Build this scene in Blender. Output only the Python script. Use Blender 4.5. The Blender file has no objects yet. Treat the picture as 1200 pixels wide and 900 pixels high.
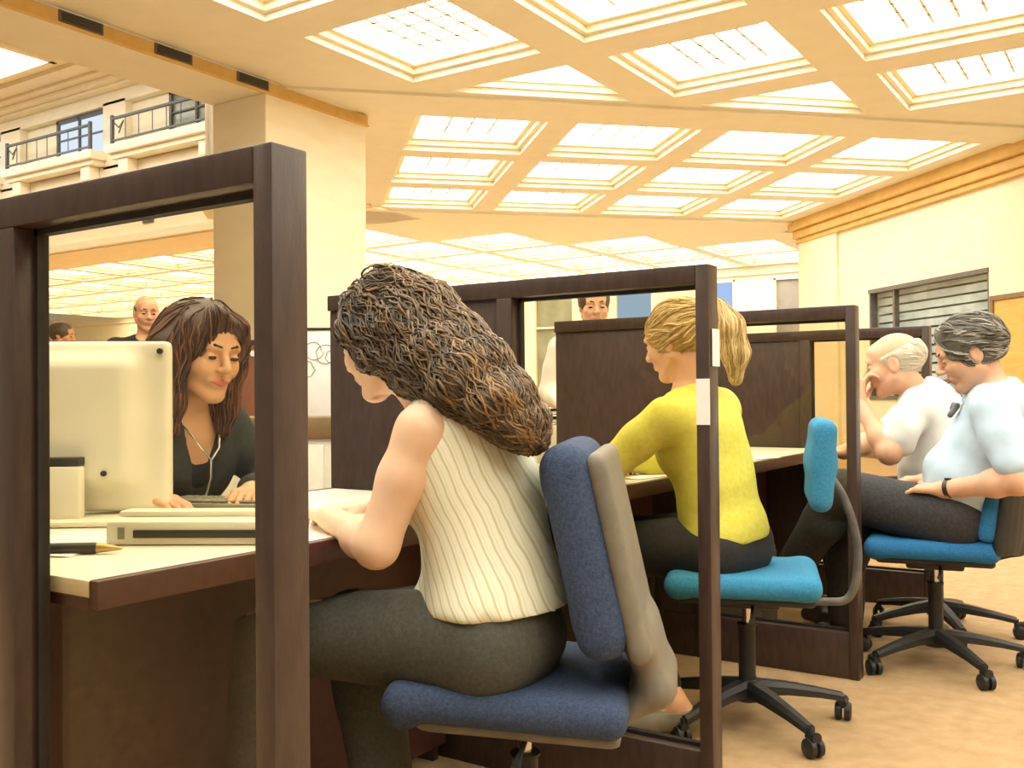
import bpy, bmesh, math, random
import numpy as np
from mathutils import Vector, Matrix, kdtree
random.seed(7); RNG = np.random.default_rng(7)
scene = bpy.context.scene
COL = scene.collection
PI = math.pi
R = math.radians

# ------------------------------------------------------------------ materials
def new_mat(name):
    m = bpy.data.materials.new(name); m.use_nodes = True
    nt = m.node_tree; b = nt.nodes['Principled BSDF']
    return m, nt, b

def M_noise(name, c1, c2, scale=8.0, rough=0.6, bump=0.0, detail=4.0, stretch=None, bscale=None, spec=0.5, coat=0.0, metallic=0.0, sheen=0.0):
    """two-colour noise material, optional bump"""
    m, nt, b = new_mat(name)
    tc = nt.nodes.new('ShaderNodeTexCoord'); mp = nt.nodes.new('ShaderNodeMapping')
    nt.links.new(tc.outputs['Object'], mp.inputs['Vector'])
    if stretch: mp.inputs['Scale'].default_value = stretch
    n = nt.nodes.new('ShaderNodeTexNoise'); n.inputs['Scale'].default_value = scale; n.inputs['Detail'].default_value = detail
    nt.links.new(mp.outputs['Vector'], n.inputs['Vector'])
    r = nt.nodes.new('ShaderNodeValToRGB')
    r.color_ramp.elements[0].position = 0.3; r.color_ramp.elements[1].position = 0.7
    r.color_ramp.elements[0].color = (*c1, 1); r.color_ramp.elements[1].color = (*c2, 1)
    nt.links.new(n.outputs['Fac'], r.inputs['Fac']); nt.links.new(r.outputs['Color'], b.inputs['Base Color'])
    b.inputs['Roughness'].default_value = rough; b.inputs['Metallic'].default_value = metallic
    b.inputs['Specular IOR Level'].default_value = spec
    b.inputs['Coat Weight'].default_value = coat
    if sheen: b.inputs['Sheen Weight'].default_value = sheen
    if bump:
        n2 = nt.nodes.new('ShaderNodeTexNoise'); n2.inputs['Scale'].default_value = bscale or scale * 4
        nt.links.new(mp.outputs['Vector'], n2.inputs['Vector'])
        bp = nt.nodes.new('ShaderNodeBump'); bp.inputs['Strength'].default_value = bump; bp.inputs['Distance'].default_value = 0.01
        nt.links.new(n2.outputs['Fac'], bp.inputs['Height']); nt.links.new(bp.outputs['Normal'], b.inputs['Normal'])
    return m

def M_emit(name, col, strength):
    m = bpy.data.materials.new(name); m.use_nodes = True; nt = m.node_tree
    nt.nodes.remove(nt.nodes['Principled BSDF'])
    e = nt.nodes.new('ShaderNodeEmission'); e.inputs['Color'].default_value = (*col, 1); e.inputs['Strength'].default_value = strength
    nt.links.new(e.outputs[0], nt.nodes['Material Output'].inputs['Surface'])
    return m

def M_glass(name, tint):
    m = bpy.data.materials.new(name); m.use_nodes = True; nt = m.node_tree
    nt.nodes.remove(nt.nodes['Principled BSDF'])
    t = nt.nodes.new('ShaderNodeBsdfTransparent'); t.inputs['Color'].default_value = (*tint, 1)
    g = nt.nodes.new('ShaderNodeBsdfGlossy'); g.inputs['Roughness'].default_value = 0.01
    f = nt.nodes.new('ShaderNodeFresnel')
    ge = nt.nodes.new('ShaderNodeNewGeometry'); io = nt.nodes.new('ShaderNodeMath'); io.operation = 'MULTIPLY_ADD'
    io.inputs[1].default_value = 1 / 1.45 - 1.45; io.inputs[2].default_value = 1.45       # same sheet seen from its back face
    nt.links.new(ge.outputs['Backfacing'], io.inputs[0]); nt.links.new(io.outputs[0], f.inputs['IOR'])
    mx = nt.nodes.new('ShaderNodeMixShader')
    am = nt.nodes.new('ShaderNodeMath'); am.operation = 'MULTIPLY'; am.inputs[1].default_value = .45      # coated glass reflects less
    nt.links.new(f.outputs[0], am.inputs[0]); nt.links.new(am.outputs[0], mx.inputs[0]); nt.links.new(t.outputs[0], mx.inputs[1]); nt.links.new(g.outputs[0], mx.inputs[2])
    nt.links.new(mx.outputs[0], nt.nodes['Material Output'].inputs['Surface'])
    return m

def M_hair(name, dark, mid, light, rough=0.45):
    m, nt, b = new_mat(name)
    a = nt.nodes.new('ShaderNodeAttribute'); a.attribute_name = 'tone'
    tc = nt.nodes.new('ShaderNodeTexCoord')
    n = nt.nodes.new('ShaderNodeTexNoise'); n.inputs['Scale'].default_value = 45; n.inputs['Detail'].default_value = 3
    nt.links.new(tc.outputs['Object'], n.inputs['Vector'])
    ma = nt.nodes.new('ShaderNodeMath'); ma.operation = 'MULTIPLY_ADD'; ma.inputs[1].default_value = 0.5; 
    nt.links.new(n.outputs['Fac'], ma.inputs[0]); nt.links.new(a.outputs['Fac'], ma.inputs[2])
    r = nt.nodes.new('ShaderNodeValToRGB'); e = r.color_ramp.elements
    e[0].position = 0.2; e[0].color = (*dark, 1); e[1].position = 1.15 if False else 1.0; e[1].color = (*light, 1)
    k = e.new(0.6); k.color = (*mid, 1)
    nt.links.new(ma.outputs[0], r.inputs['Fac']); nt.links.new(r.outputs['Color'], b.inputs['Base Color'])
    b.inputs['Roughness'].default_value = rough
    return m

def M_stripes(name, c1, c2, c3, freq, direction):
    """woven shirt cloth: thin stripes along a direction in object space"""
    m, nt, b = new_mat(name)
    tc = nt.nodes.new('ShaderNodeTexCoord')
    dot = nt.nodes.new('ShaderNodeVectorMath'); dot.operation = 'DOT_PRODUCT'; dot.inputs[1].default_value = direction
    nz = nt.nodes.new('ShaderNodeTexNoise'); nz.inputs['Scale'].default_value = 9; nz.inputs['Detail'].default_value = 2
    nt.links.new(tc.outputs['Object'], dot.inputs[0]); nt.links.new(tc.outputs['Object'], nz.inputs['Vector'])
    ad = nt.nodes.new('ShaderNodeMath'); ad.operation = 'MULTIPLY_ADD'; ad.inputs[1].default_value = 0.02
    nt.links.new(nz.outputs['Fac'], ad.inputs[0]); nt.links.new(dot.outputs['Value'], ad.inputs[2])
    mu = nt.nodes.new('ShaderNodeMath'); mu.operation = 'MULTIPLY'; mu.inputs[1].default_value = freq
    nt.links.new(ad.outputs[0], mu.inputs[0])
    fr = nt.nodes.new('ShaderNodeMath'); fr.operation = 'FRACT'; nt.links.new(mu.outputs[0], fr.inputs[0])
    r = nt.nodes.new('ShaderNodeValToRGB'); e = r.color_ramp.elements
    e[0].position = 0.0; e[0].color = (*c1, 1); e[1].position = 1.0; e[1].color = (*c1, 1)
    for p, c in ((0.42, c1), (0.5, c2), (0.62, c2), (0.7, c1), (0.86, c1), (0.92, c3)):
        k = e.new(p); k.color = (*c, 1)
    nt.links.new(fr.outputs[0], r.inputs['Fac']); nt.links.new(r.outputs['Color'], b.inputs['Base Color'])
    b.inputs['Roughness'].default_value = 0.8
    return m

MT = {}
MT['wood'] = M_noise('dark_brown_laminate', (.042, .024, .019), (.066, .039, .031), 60, 0.33, 0.06, stretch=(1, 1, .25), bscale=300)
MT['wood_red'] = M_noise('mahogany_laminate', (.058, .020, .017), (.088, .031, .027), 40, 0.42, 0.05, bscale=300)
MT['bead'] = M_noise('black_glazing_bead', (.010, .008, .008), (.02, .016, .016), 40, 0.6)
MT['glass'] = M_glass('bronze_tinted_glass', (.90, .865, .77))
MT['clear'] = M_glass('clear_window_glass', (.95, .97, .97))
MT['top'] = M_noise('cream_laminate', (.80, .74, .60), (.86, .80, .66), 30, 0.4)
MT['plaster'] = M_noise('cream_plaster', (.82, .74, .55), (.87, .79, .60), 5, 0.85, 0.03)
MT['stone'] = M_noise('pale_cream_stone', (.84, .76, .57), (.89, .82, .64), 3, 0.7, 0.04, stretch=(1, 1, 3))
MT['ochre'] = M_noise('ochre_cornice', (.62, .40, .12), (.72, .49, .17), 6, 0.6)
MT['ceil'] = M_noise('warm_ceiling_plaster', (.78, .76, .63), (.82, .80, .67), 4, 0.8)
MT['ceil_mould'] = M_noise('cream_ceiling_moulding', (.85, .74, .52), (.90, .79, .57), 6, 0.8)
MT['light'] = M_emit('lit_ceiling_diffuser', (1.0, .97, .83), 8.0)
MT['skylight'] = M_emit('lit_skylight', (1.0, .95, .84), 5.0)
MT['carpet'] = M_noise('tan_carpet', (.42, .265, .125), (.53, .345, .18), 14, 0.95, 0.5, bscale=350, detail=8)
MT['metal_black'] = M_noise('black_plastic', (.012, .012, .014), (.022, .022, .024), 30, 0.45)
MT['metal_grey'] = M_noise('grey_painted_metal', (.10, .09, .08), (.15, .135, .12), 30, 0.4)
MT['chrome'] = M_noise('brushed_chrome', (.55, .53, .5), (.65, .63, .6), 30, 0.25, metallic=1.0)
MT['navy'] = M_noise('navy_chair_fabric', (.026, .045, .10), (.062, .092, .17), 160, 0.9, 0.4, bscale=500)
MT['teal'] = M_noise('turquoise_chair_fabric', (.025, .20, .40), (.05, .29, .50), 140, 0.9, 0.35, bscale=500)
MT['blue'] = M_noise('blue_chair_fabric', (.012, .13, .33), (.025, .19, .43), 140, 0.9, 0.35, bscale=500)
MT['shell'] = M_noise('taupe_chair_shell', (.17, .15, .11), (.22, .19, .145), 30, 0.5)
MT['cream_plastic'] = M_noise('cream_computer_plastic', (.76, .71, .54), (.82, .77, .60), 10, 0.4)
MT['dark_plastic'] = M_noise('dark_slot', (.02, .018, .015), (.03, .027, .02), 20, 0.5)
MT['key'] = M_noise('olive_grey_keyboard', (.20, .19, .13), (.27, .25, .17), 30, 0.5)
MT['paper'] = M_noise('white_paper', (.84, .83, .79), (.9, .89, .86), 12, 0.8)
MT['ink'] = M_noise('pencil_grey', (.2, .19, .18), (.35, .33, .3), 20, 0.8)
MT['gold'] = M_noise('gold_metal', (.5, .33, .09), (.62, .42, .13), 20, 0.35, metallic=0.6)
MT['silver'] = M_noise('silver_metal', (.7, .69, .67), (.8, .79, .77), 20, 0.25, metallic=0.8)
MT['iron'] = M_noise('dark_iron', (.07, .075, .085), (.11, .115, .125), 20, 0.5)
MT['sky_pane'] = M_emit('daylit_blue_pane', (.42, .62, .95), 0.85)
MT['pale_pane'] = M_emit('daylit_pale_pane', (.72, .82, .95), 0.95)
MT['grey_pane'] = M_noise('grey_green_pane', (.20, .21, .15), (.30, .31, .23), 2, 0.2)
MT['mauve_pane'] = M_noise('grey_mauve_pane', (.24, .21, .19), (.34, .30, .28), 2, 0.3)
MT['blind'] = M_noise('pale_grey_blind', (.36, .42, .44), (.62, .68, .71), 3, 0.5)
MT['oak'] = M_noise('yellow_oak', (.60, .37, .08), (.70, .46, .13), 4, 0.5, stretch=(1, 1, 6))
MT['orange_wood'] = M_noise('orange_wood', (.55, .24, .06), (.65, .30, .09), 8, 0.5)
MT['red_brown'] = M_noise('red_brown_panel', (.16, .055, .028), (.21, .075, .038), 14, 0.5)
MT['brown'] = M_noise('brown_counter_edge', (.20, .12, .05), (.25, .15, .07), 14, 0.5)
MT['skin_l'] = M_noise('light_skin', (.76, .48, .30), (.83, .55, .37), 14, 0.5)
MT['skin_m'] = M_noise('tan_skin', (.68, .36, .19), (.75, .43, .24), 14, 0.5)
MT['skin_p'] = M_noise('pink_skin', (.70, .38, .23), (.78, .46, .30), 14, 0.5)
MT['lips'] = M_noise('lips', (.50, .13, .09), (.56, .17, .12), 14, 0.4)
MT['lips_m'] = M_noise('pale_lips', (.52, .24, .16), (.58, .28, .2), 14, 0.5)
MT['eye'] = M_noise('eye_dark', (.015, .01, .008), (.03, .02, .015), 14, 0.2)
MT['brow_d'] = M_noise('dark_brows', (.03, .018, .012), (.05, .03, .02), 60, 0.8)
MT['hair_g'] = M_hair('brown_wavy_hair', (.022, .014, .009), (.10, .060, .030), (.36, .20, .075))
MT['hair_c'] = M_hair('dark_auburn_hair', (.026, .012, .008), (.085, .033, .018), (.22, .085, .042))
MT['hair_b'] = M_hair('blonde_hair', (.30, .18, .05), (.55, .37, .13), (.82, .64, .32))
MT['hair_m'] = M_hair('greying_hair', (.03, .027, .022), (.14, .125, .10), (.42, .40, .35))
MT['hair_w'] = M_hair('white_hair', (.45, .38, .27), (.68, .60, .46), (.85, .80, .70))
MT['hair_d'] = M_hair('short_brown_hair', (.04, .025, .014), (.11, .07, .035), (.22, .14, .07))
MT['blouse'] = M_stripes('cream_striped_cotton', (.86, .84, .66), (.62, .59, .36), (.74, .71, .50), 58.0, (.78, .35, .40))
MT['trouser_g'] = M_noise('grey_green_trousers', (.055, .055, .042), (.085, .083, .066), 120, 0.85, 0.2, bscale=400)
MT['trouser_k'] = M_noise('black_trousers', (.014, .013, .012), (.026, .024, .022), 100, 0.8, 0.2, bscale=400)
MT['trouser_n'] = M_noise('charcoal_trousers', (.022, .022, .026), (.045, .044, .048), 100, 0.8, 0.2, bscale=400)
MT['blazer'] = M_noise('charcoal_blazer', (.020, .022, .020), (.036, .038, .034), 60, 0.85, 0.2, bscale=400)
MT['black_top'] = M_noise('black_knit', (.008, .008, .008), (.015, .015, .015), 60, 0.9)
MT['sweater'] = M_noise('lime_yellow_knit', (.68, .63, .07), (.77, .72, .13), 60, 0.9, 0.3, bscale=400)
MT['white_shirt'] = M_noise('white_cotton', (.82, .80, .74), (.88, .86, .80), 20, 0.85)
MT['blue_shirt'] = M_noise('pale_blue_cotton', (.50, .64, .80), (.58, .72, .88), 20, 0.85)
MT['suit'] = M_noise('black_suit', (.010, .010, .010), (.018, .018, .018), 30, 0.85)
MT['shoe'] = M_noise('black_leather', (.012, .011, .010), (.02, .018, .016), 20, 0.35)
MT['shoe_g'] = M_noise('grey_shoe', (.16, .15, .13), (.22, .2, .17), 20, 0.6)
MT['mauve'] = M_noise('dusty_red_cloth', (.22, .085, .07), (.27, .11, .09), 20, 0.8)
MT['watch'] = M_noise('dark_watch', (.02, .02, .02), (.04, .04, .04), 20, 0.3)

# ------------------------------------------------------------------ objects
def tag(o, label=None, cat=None, group=None, kind=None):
    if label: o['label'] = label
    if cat: o['category'] = cat
    if group: o['group'] = group
    if kind: o['kind'] = kind
    return o

def empty(name, loc, rz=0.0):
    o = bpy.data.objects.new(name, None); COL.objects.link(o)
    o.location = loc; o.rotation_euler = (0, 0, rz); o.empty_display_size = .1
    return o

def link_mesh(name, V, F, mat, parent=None, smooth=None, tone=None, recalc=False):
    me = bpy.data.meshes.new(name)
    me.from_pydata([tuple(map(float, v)) for v in V], [], [tuple(map(int, f)) for f in F])
    if recalc:
        bm = bmesh.new(); bm.from_mesh(me); bmesh.ops.recalc_face_normals(bm, faces=bm.faces); bm.to_mesh(me); bm.free()
    if smooth == 'all': me.shade_smooth()
    elif smooth:
        me.shade_smooth(); me.set_sharp_from_angle(angle=R(smooth))
    if tone is not None:
        at = me.attributes.new('tone', 'FLOAT', 'POINT'); at.data.foreach_set('value', np.asarray(tone, np.float32))
    me.materials.append(mat)
    o = bpy.data.objects.new(name, me); COL.objects.link(o)
    if parent is not None: o.parent = parent
    return o

def copy_tree(o, parent=None):
    c = o.copy(); COL.objects.link(c)
    if parent is not None: c.parent = parent
    for ch in list(o.children): copy_tree(ch, c)
    return c

class MB:
    """collects shapes; build() links them as ONE mesh"""
    def __init__(s): s.V = []; s.F = []
    def add(s, V, F):
        n = len(s.V); s.V += [tuple(v) for v in V]; s.F += [tuple(i + n for i in f) for f in F]; return s
    def box(s, lo, hi, bev=0.0, rz=0.0, rot=None, seg=2):
        lo = Vector(lo); hi = Vector(hi); c = (lo + hi) / 2; d = hi - lo
        bm = bmesh.new(); bmesh.ops.create_cube(bm, size=1)
        bmesh.ops.scale(bm, vec=d, verts=bm.verts)
        if bev: bmesh.ops.bevel(bm, geom=list(bm.edges), offset=min(bev, min(d) * .45), segments=seg, affect='EDGES', profile=.5)
        M = rot if rot is not None else Matrix.Rotation(rz, 3, 'Z')
        bm.verts.index_update()
        s.add([M @ v.co + c for v in bm.verts], [[v.index for v in f.verts] for f in bm.faces]); bm.free(); return s
    def tube(s, pts, r, n=10, caps=True):
        pts = [Vector(p) for p in pts]; m = len(pts)
        rr = r if isinstance(r, (list, tuple)) else [r] * m
        V = []; prev = None
        for i, p in enumerate(pts):
            t = (pts[min(i + 1, m - 1)] - pts[max(i - 1, 0)])
            t = t.normalized() if t.length > 1e-9 else Vector((0, 0, 1))
            if prev is None:
                a = t.orthogonal().normalized()
            else:
                a = prev - t * prev.dot(t)
                a = a.normalized() if a.length > 1e-6 else t.orthogonal().normalized()
            prev = a; b = t.cross(a)
            for k in range(n):
                w = 2 * PI * k / n
                V.append(p + (a * math.cos(w) + b * math.sin(w)) * rr[i])
        F = [(i * n + k, i * n + (k + 1) % n, (i + 1) * n + (k + 1) % n, (i + 1) * n + k) for i in range(m - 1) for k in range(n)]
        if caps: F += [tuple(range(n - 1, -1, -1)), tuple((m - 1) * n + k for k in range(n))]
        return s.add(V, F)
    def lathe(s, prof, c=(0, 0, 0), n=24):
        V = []; m = len(prof)
        for (r, z) in prof:
            for k in range(n):
                w = 2 * PI * k / n; V.append((c[0] + r * math.cos(w), c[1] + r * math.sin(w), c[2] + z))
        F = [(i * n + k, i * n + (k + 1) % n, (i + 1) * n + (k + 1) % n, (i + 1) * n + k) for i in range(m - 1) for k in range(n)]
        F += [tuple(range(n - 1, -1, -1)), tuple((m - 1) * n + k for k in range(n))]
        return s.add(V, F)
    def prism(s, poly, z0, z1):
        n = len(poly)
        V = [(x, y, z0) for x, y in poly] + [(x, y, z1) for x, y in poly]
        F = [tuple(range(n - 1, -1, -1)), tuple(range(n, 2 * n))] + [(i, (i + 1) % n, n + (i + 1) % n, n + i) for i in range(n)]
        return s.add(V, F)
    def build(s, name, mat, parent=None, smooth=40, recalc=True):
        return link_mesh(name, s.V, s.F, mat, parent, smooth, recalc=recalc)

# ------------------------------------------------------------------ soft-body mesher (signed distances -> surface nets)
def A3(*v): return np.array(v, float)
def unit(v): v = np.asarray(v, float); return v / (np.linalg.norm(v) + 1e-12)

class Sdf:
    def __init__(s): s.ops = []; s.planes = []
    def cone(s, a, b, ra, rb, k=.02, sub=False, flat=None):
        a = np.asarray(a, float); b = np.asarray(b, float); m = max(ra, rb)
        s.ops.append(('c', (a, b, ra, rb), np.minimum(a, b) - m, np.maximum(a, b) + m, k, sub)); return s
    def ell(s, c, rad, axes=None, k=.02, sub=False):
        c = np.asarray(c, float); rad = np.asarray(rad, float); ax = np.eye(3) if axes is None else np.array(axes, float)
        ext = np.sqrt(((ax.T * rad) ** 2).sum(1))
        s.ops.append(('e', (c, rad, ax), c - ext, c + ext, k, sub)); return s
    def box(s, c, half, r, axes=None, k=.01, sub=False):
        c = np.asarray(c, float); half = np.asarray(half, float); ax = np.eye(3) if axes is None else np.array(axes, float)
        ext = np.abs(ax.T) @ half
        s.ops.append(('b', (c, half, r, ax), c - ext, c + ext, k, sub)); return s
    def cut(s, point, n):
        """keeps the side the normal points AWAY from"""
        n = unit(n); s.planes.append((n, float(np.dot(n, point)))); return s
    def bounds(s):
        lo = np.min([o[2] for o in s.ops if not o[5]], 0); hi = np.max([o[3] for o in s.ops if not o[5]], 0); return lo, hi
    def field(s, lo, hi, h):
        n = np.maximum(np.ceil((hi - lo) / h).astype(int) + 1, 3)
        xs = [lo[i] + h * np.arange(n[i]) for i in range(3)]
        F = np.full(n, .5, np.float32)
        for typ, prm, l, u, k, sub in s.ops:
            mg = k + 2.5 * h
            i0 = np.clip(np.floor((l - mg - lo) / h).astype(int), 0, n); i1 = np.clip(np.ceil((u + mg - lo) / h).astype(int) + 1, 0, n)
            if (i1 <= i0).any(): continue
            X = xs[0][i0[0]:i1[0]][:, None, None].astype(np.float32); Y = xs[1][i0[1]:i1[1]][None, :, None].astype(np.float32); Z = xs[2][i0[2]:i1[2]][None, None, :].astype(np.float32)
            if typ == 'c':
                a, b, ra, rb = prm; ba = b - a; L = max(float(ba @ ba), 1e-9)
                px, py, pz = X - a[0], Y - a[1], Z - a[2]
                t = np.clip((px * ba[0] + py * ba[1] + pz * ba[2]) / L, 0, 1)
                d = np.sqrt((px - t * ba[0]) ** 2 + (py - t * ba[1]) ** 2 + (pz - t * ba[2]) ** 2) - (ra + (rb - ra) * t)
            else:
                c = prm[0]; ax = prm[-1]; px, py, pz = X - c[0], Y - c[1], Z - c[2]
                q = [px * ax[i][0] + py * ax[i][1] + pz * ax[i][2] for i in range(3)]
                if typ == 'e':
                    rd = prm[1]
                    k0 = np.sqrt(sum((q[i] / rd[i]) ** 2 for i in range(3))); k1 = np.sqrt(sum((q[i] / rd[i] ** 2) ** 2 for i in range(3))) + 1e-9
                    d = k0 * (k0 - 1) / k1
                else:
                    hf, r = prm[1], prm[2]; e = [np.abs(q[i]) - hf[i] + r for i in range(3)]
                    d = np.sqrt(sum(np.maximum(v, 0) ** 2 for v in e)) + np.minimum(np.maximum(np.maximum(e[0], e[1]), e[2]), 0) - r
            S = F[i0[0]:i1[0], i0[1]:i1[1], i0[2]:i1[2]]
            if sub:
                w = np.clip(.5 - .5 * (S + d) / k, 0, 1); S[...] = S * (1 - w) - d * w + k * w * (1 - w)
            else:
                w = np.clip(.5 + .5 * (d - S) / k, 0, 1); S[...] = d * (1 - w) + S * w - k * w * (1 - w)
        for nrm, off in s.planes:
            P = xs[0][:, None, None] * nrm[0] + xs[1][None, :, None] * nrm[1] + xs[2][None, None, :] * nrm[2] - off
            F = np.maximum(F, P.astype(np.float32))
        return F, n
    def mesh(s, h, box=None, holes=()):
        """box: only inside it; holes: boxes left to a finer pass"""
        lo, hi = s.bounds()
        if box is not None: lo = np.maximum(lo, box[0] - 2 * h); hi = np.minimum(hi, box[1] + 2 * h)
        lo = lo - 3 * h; hi = hi + 3 * h
        F, n = s.field(lo, hi, h)
        def bd(bx, grow):
            e = []
            for i in range(3):
                x = (lo[i] + h * np.arange(n[i])); sh = [1, 1, 1]; sh[i] = -1
                e.append(np.maximum(bx[0][i] - grow - x, x - bx[1][i] - grow).reshape(sh).astype(np.float32))
            return np.maximum(np.maximum(e[0], e[1]), e[2])
        if box is not None: F = np.maximum(F, bd(box, 0))
        for hb in holes: F = np.maximum(F, -bd(hb, -h * 1.5))
        return nets(F, lo, h)

def nets(F, lo, h):
    S = F < 0
    n = np.array(F.shape)
    def sub(A, o): return A[o[0]:n[0] - 1 + o[0], o[1]:n[1] - 1 + o[1], o[2]:n[2] - 1 + o[2]]
    cor = [(i, j, k) for i in (0, 1) for j in (0, 1) for k in (0, 1)]
    cnt = sum(sub(S, c).astype(np.int8) for c in cor)
    act = (cnt > 0) & (cnt < 8)
    ijk = np.argwhere(act); m = len(ijk)
    idx = np.full(act.shape, -1, np.int64); idx[act] = np.arange(m)
    pos = np.zeros((m, 3)); c = np.zeros(m)
    for a in cor:
        for ax in range(3):
            if a[ax]: continue
            b = list(a); b[ax] = 1
            fa = F[ijk[:, 0] + a[0], ijk[:, 1] + a[1], ijk[:, 2] + a[2]].astype(float); fb = F[ijk[:, 0] + b[0], ijk[:, 1] + b[1], ijk[:, 2] + b[2]].astype(float)
            mk = (fa < 0) != (fb < 0)
            t = np.where(mk, fa / np.where(mk, fa - fb, 1), 0)
            p = np.array(a, float)[None, :].repeat(m, 0); p[:, ax] = t
            pos += p * mk[:, None]; c += mk
    V = lo + h * (ijk + pos / np.maximum(c, 1)[:, None])
    Q = []
    for ax in range(3):
        o1, o2 = (ax + 1) % 3, (ax + 2) % 3
        sl0 = [slice(1, n[i] - 1) for i in range(3)]; sl1 = list(sl0)
        sl0[ax] = slice(0, n[ax] - 1); sl1[ax] = slice(1, n[ax])
        a = S[tuple(sl0)]; b = S[tuple(sl1)]
        e = np.argwhere(a != b)
        if not len(e): continue
        ins = a[e[:, 0], e[:, 1], e[:, 2]]
        base = e + 1; base[:, ax] -= 1
        def cell(d1, d2):
            q = base.copy(); q[:, o1] -= d1; q[:, o2] -= d2
            return idx[q[:, 0], q[:, 1], q[:, 2]]
        q = np.stack([cell(1, 1), cell(0, 1), cell(0, 0), cell(1, 0)], 1)
        q[~ins] = q[~ins][:, ::-1]
        Q.append(q)
    Q = np.concatenate(Q); Q = Q[(Q >= 0).all(1)]
    return V, Q

def normals(V, Q):
    n = np.cross(V[Q[:, 2]] - V[Q[:, 0]], V[Q[:, 3]] - V[Q[:, 1]]); N = np.zeros_like(V)
    for i in range(4): np.add.at(N, Q[:, i], n)
    return N / (np.linalg.norm(N, axis=1)[:, None] + 1e-12)

def relax(V, Q, it=1, lam=.5):
    for _ in range(it):
        A = np.zeros_like(V); c = np.zeros(len(V))
        for i in range(4):
            for j in (1, 3):
                np.add.at(A, Q[:, i], V[Q[:, (i + j) % 4]]); np.add.at(c, Q[:, i], 1)
        V = V + lam * (A / np.maximum(c, 1)[:, None] - V)
    return V

def wrinkle(V, Q, amp, freq, seed=0, squash=(1, 1, 1)):
    g = np.random.default_rng(seed); N = normals(V, Q); d = np.zeros(len(V)); P = V * np.array(squash)
    for i in range(7):
        w = unit(g.normal(size=3)) * freq * (.6 + 1.1 * g.random()); ph = g.random() * 6.28
        w2 = unit(g.normal(size=3)) * freq * .5
        d += np.sin(P @ w + ph + 1.2 * np.sin(P @ w2))
    return V + N * (amp * d / 3.0)[:, None]

def join(parts):
    V = []; Q = []; n = 0
    for v, q in parts:
        V.append(v); Q.append(q + n); n += len(v)
    return np.concatenate(V), np.concatenate(Q)

def soft(name, S, h, mat, parent, base, wr=None, rel=1, tone=None):
    V, Q = S.mesh(h)
    if rel: V = relax(V, Q, rel)
    if wr: V = wrinkle(V, Q, *wr)
    return link_mesh(name, V - np.asarray(base), Q, mat, parent, 'all', tone=tone)
# ================================================================== the hall
S2 = math.sqrt(.5)
def hall(a, b): return ((a - b) * S2, (a + b) * S2)          # the hall beyond the diagonal beam is turned 45 degrees
def hbox(mb, a0, b0, z0, a1, b1, z1, bev=0.0):
    x, y = hall((a0 + a1) / 2, (b0 + b1) / 2); da, db, dz = abs(a1 - a0) / 2, abs(b1 - b0) / 2, abs(z1 - z0) / 2
    z = (z0 + z1) / 2
    return mb.box((x - da, y - db, z - dz), (x + da, y + db, z + dz), bev, rz=PI / 4)

def struct(o, label, cat): return tag(o, label, cat, kind='structure')

ZC = 4.02
# floor
fl = MB().box((-42, -7, -.12), (9, 22.5, 0)).build('floor', MT['carpet'], smooth=None)
struct(fl, 'tan orange carpet covering the whole hall floor', 'floor')

def clip(poly, n, d):
    """keep n.p <= d"""
    out = []
    for i, p in enumerate(poly):
        q = poly[(i + 1) % len(poly)]
        sp = n[0] * p[0] + n[1] * p[1] - d; sq = n[0] * q[0] + n[1] * q[1] - d
        if sp <= 0: out.append(p)
        if (sp < 0 < sq) or (sq < 0 < sp):
            t = sp / (sp - sq); out.append((p[0] + t * (q[0] - p[0]), p[1] + t * (q[1] - p[1])))
    return out
def area(p): return .5 * sum(p[i][0] * p[(i + 1) % len(p)][1] - p[(i + 1) % len(p)][0] * p[i][1] for i in range(len(p))) if len(p) > 2 else 0
def inset(p, d):
    n = len(p); L = []; D_ = d if isinstance(d, (list, tuple)) else [d] * n
    for i in range(n):
        a, b = p[i], p[(i + 1) % n]; l = math.hypot(b[0] - a[0], b[1] - a[1]) or 1e-9
        nx, ny = -(b[1] - a[1]) / l, (b[0] - a[0]) / l
        L.append((nx, ny, nx * a[0] + ny * a[1] + D_[i]))
    out = []
    for i in range(n):
        a, b = L[i - 1], L[i]; D = a[0] * b[1] - a[1] * b[0]
        out.append(((a[2] * b[1] - a[1] * b[2]) / D, (a[0] * b[2] - a[2] * b[0]) / D))
    return out
def tidy(p):
    q = [v for i, v in enumerate(p) if math.hypot(v[0] - p[i - 1][0], v[1] - p[i - 1][1]) > 1e-4]
    return q

ribs, mould = MB(), MB()
def ring(mb, p, q, z):
    n = len(p); mb.add([(x, y, z) for x, y in p] + [(x, y, z) for x, y in q], [(i, n + i, n + (i + 1) % n, (i + 1) % n) for i in range(n)])
def riser(mb, p, z0, z1):
    n = len(p); mb.add([(x, y, z0) for x, y in p] + [(x, y, z1) for x, y in p], [(i, (i + 1) % n, n + (i + 1) % n, n + i) for i in range(n)])
def flat(p, z=ZC):
    if len(p) > 2: ribs.add([(x, y, z) for x, y in p], [tuple(range(len(p)))])

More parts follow.
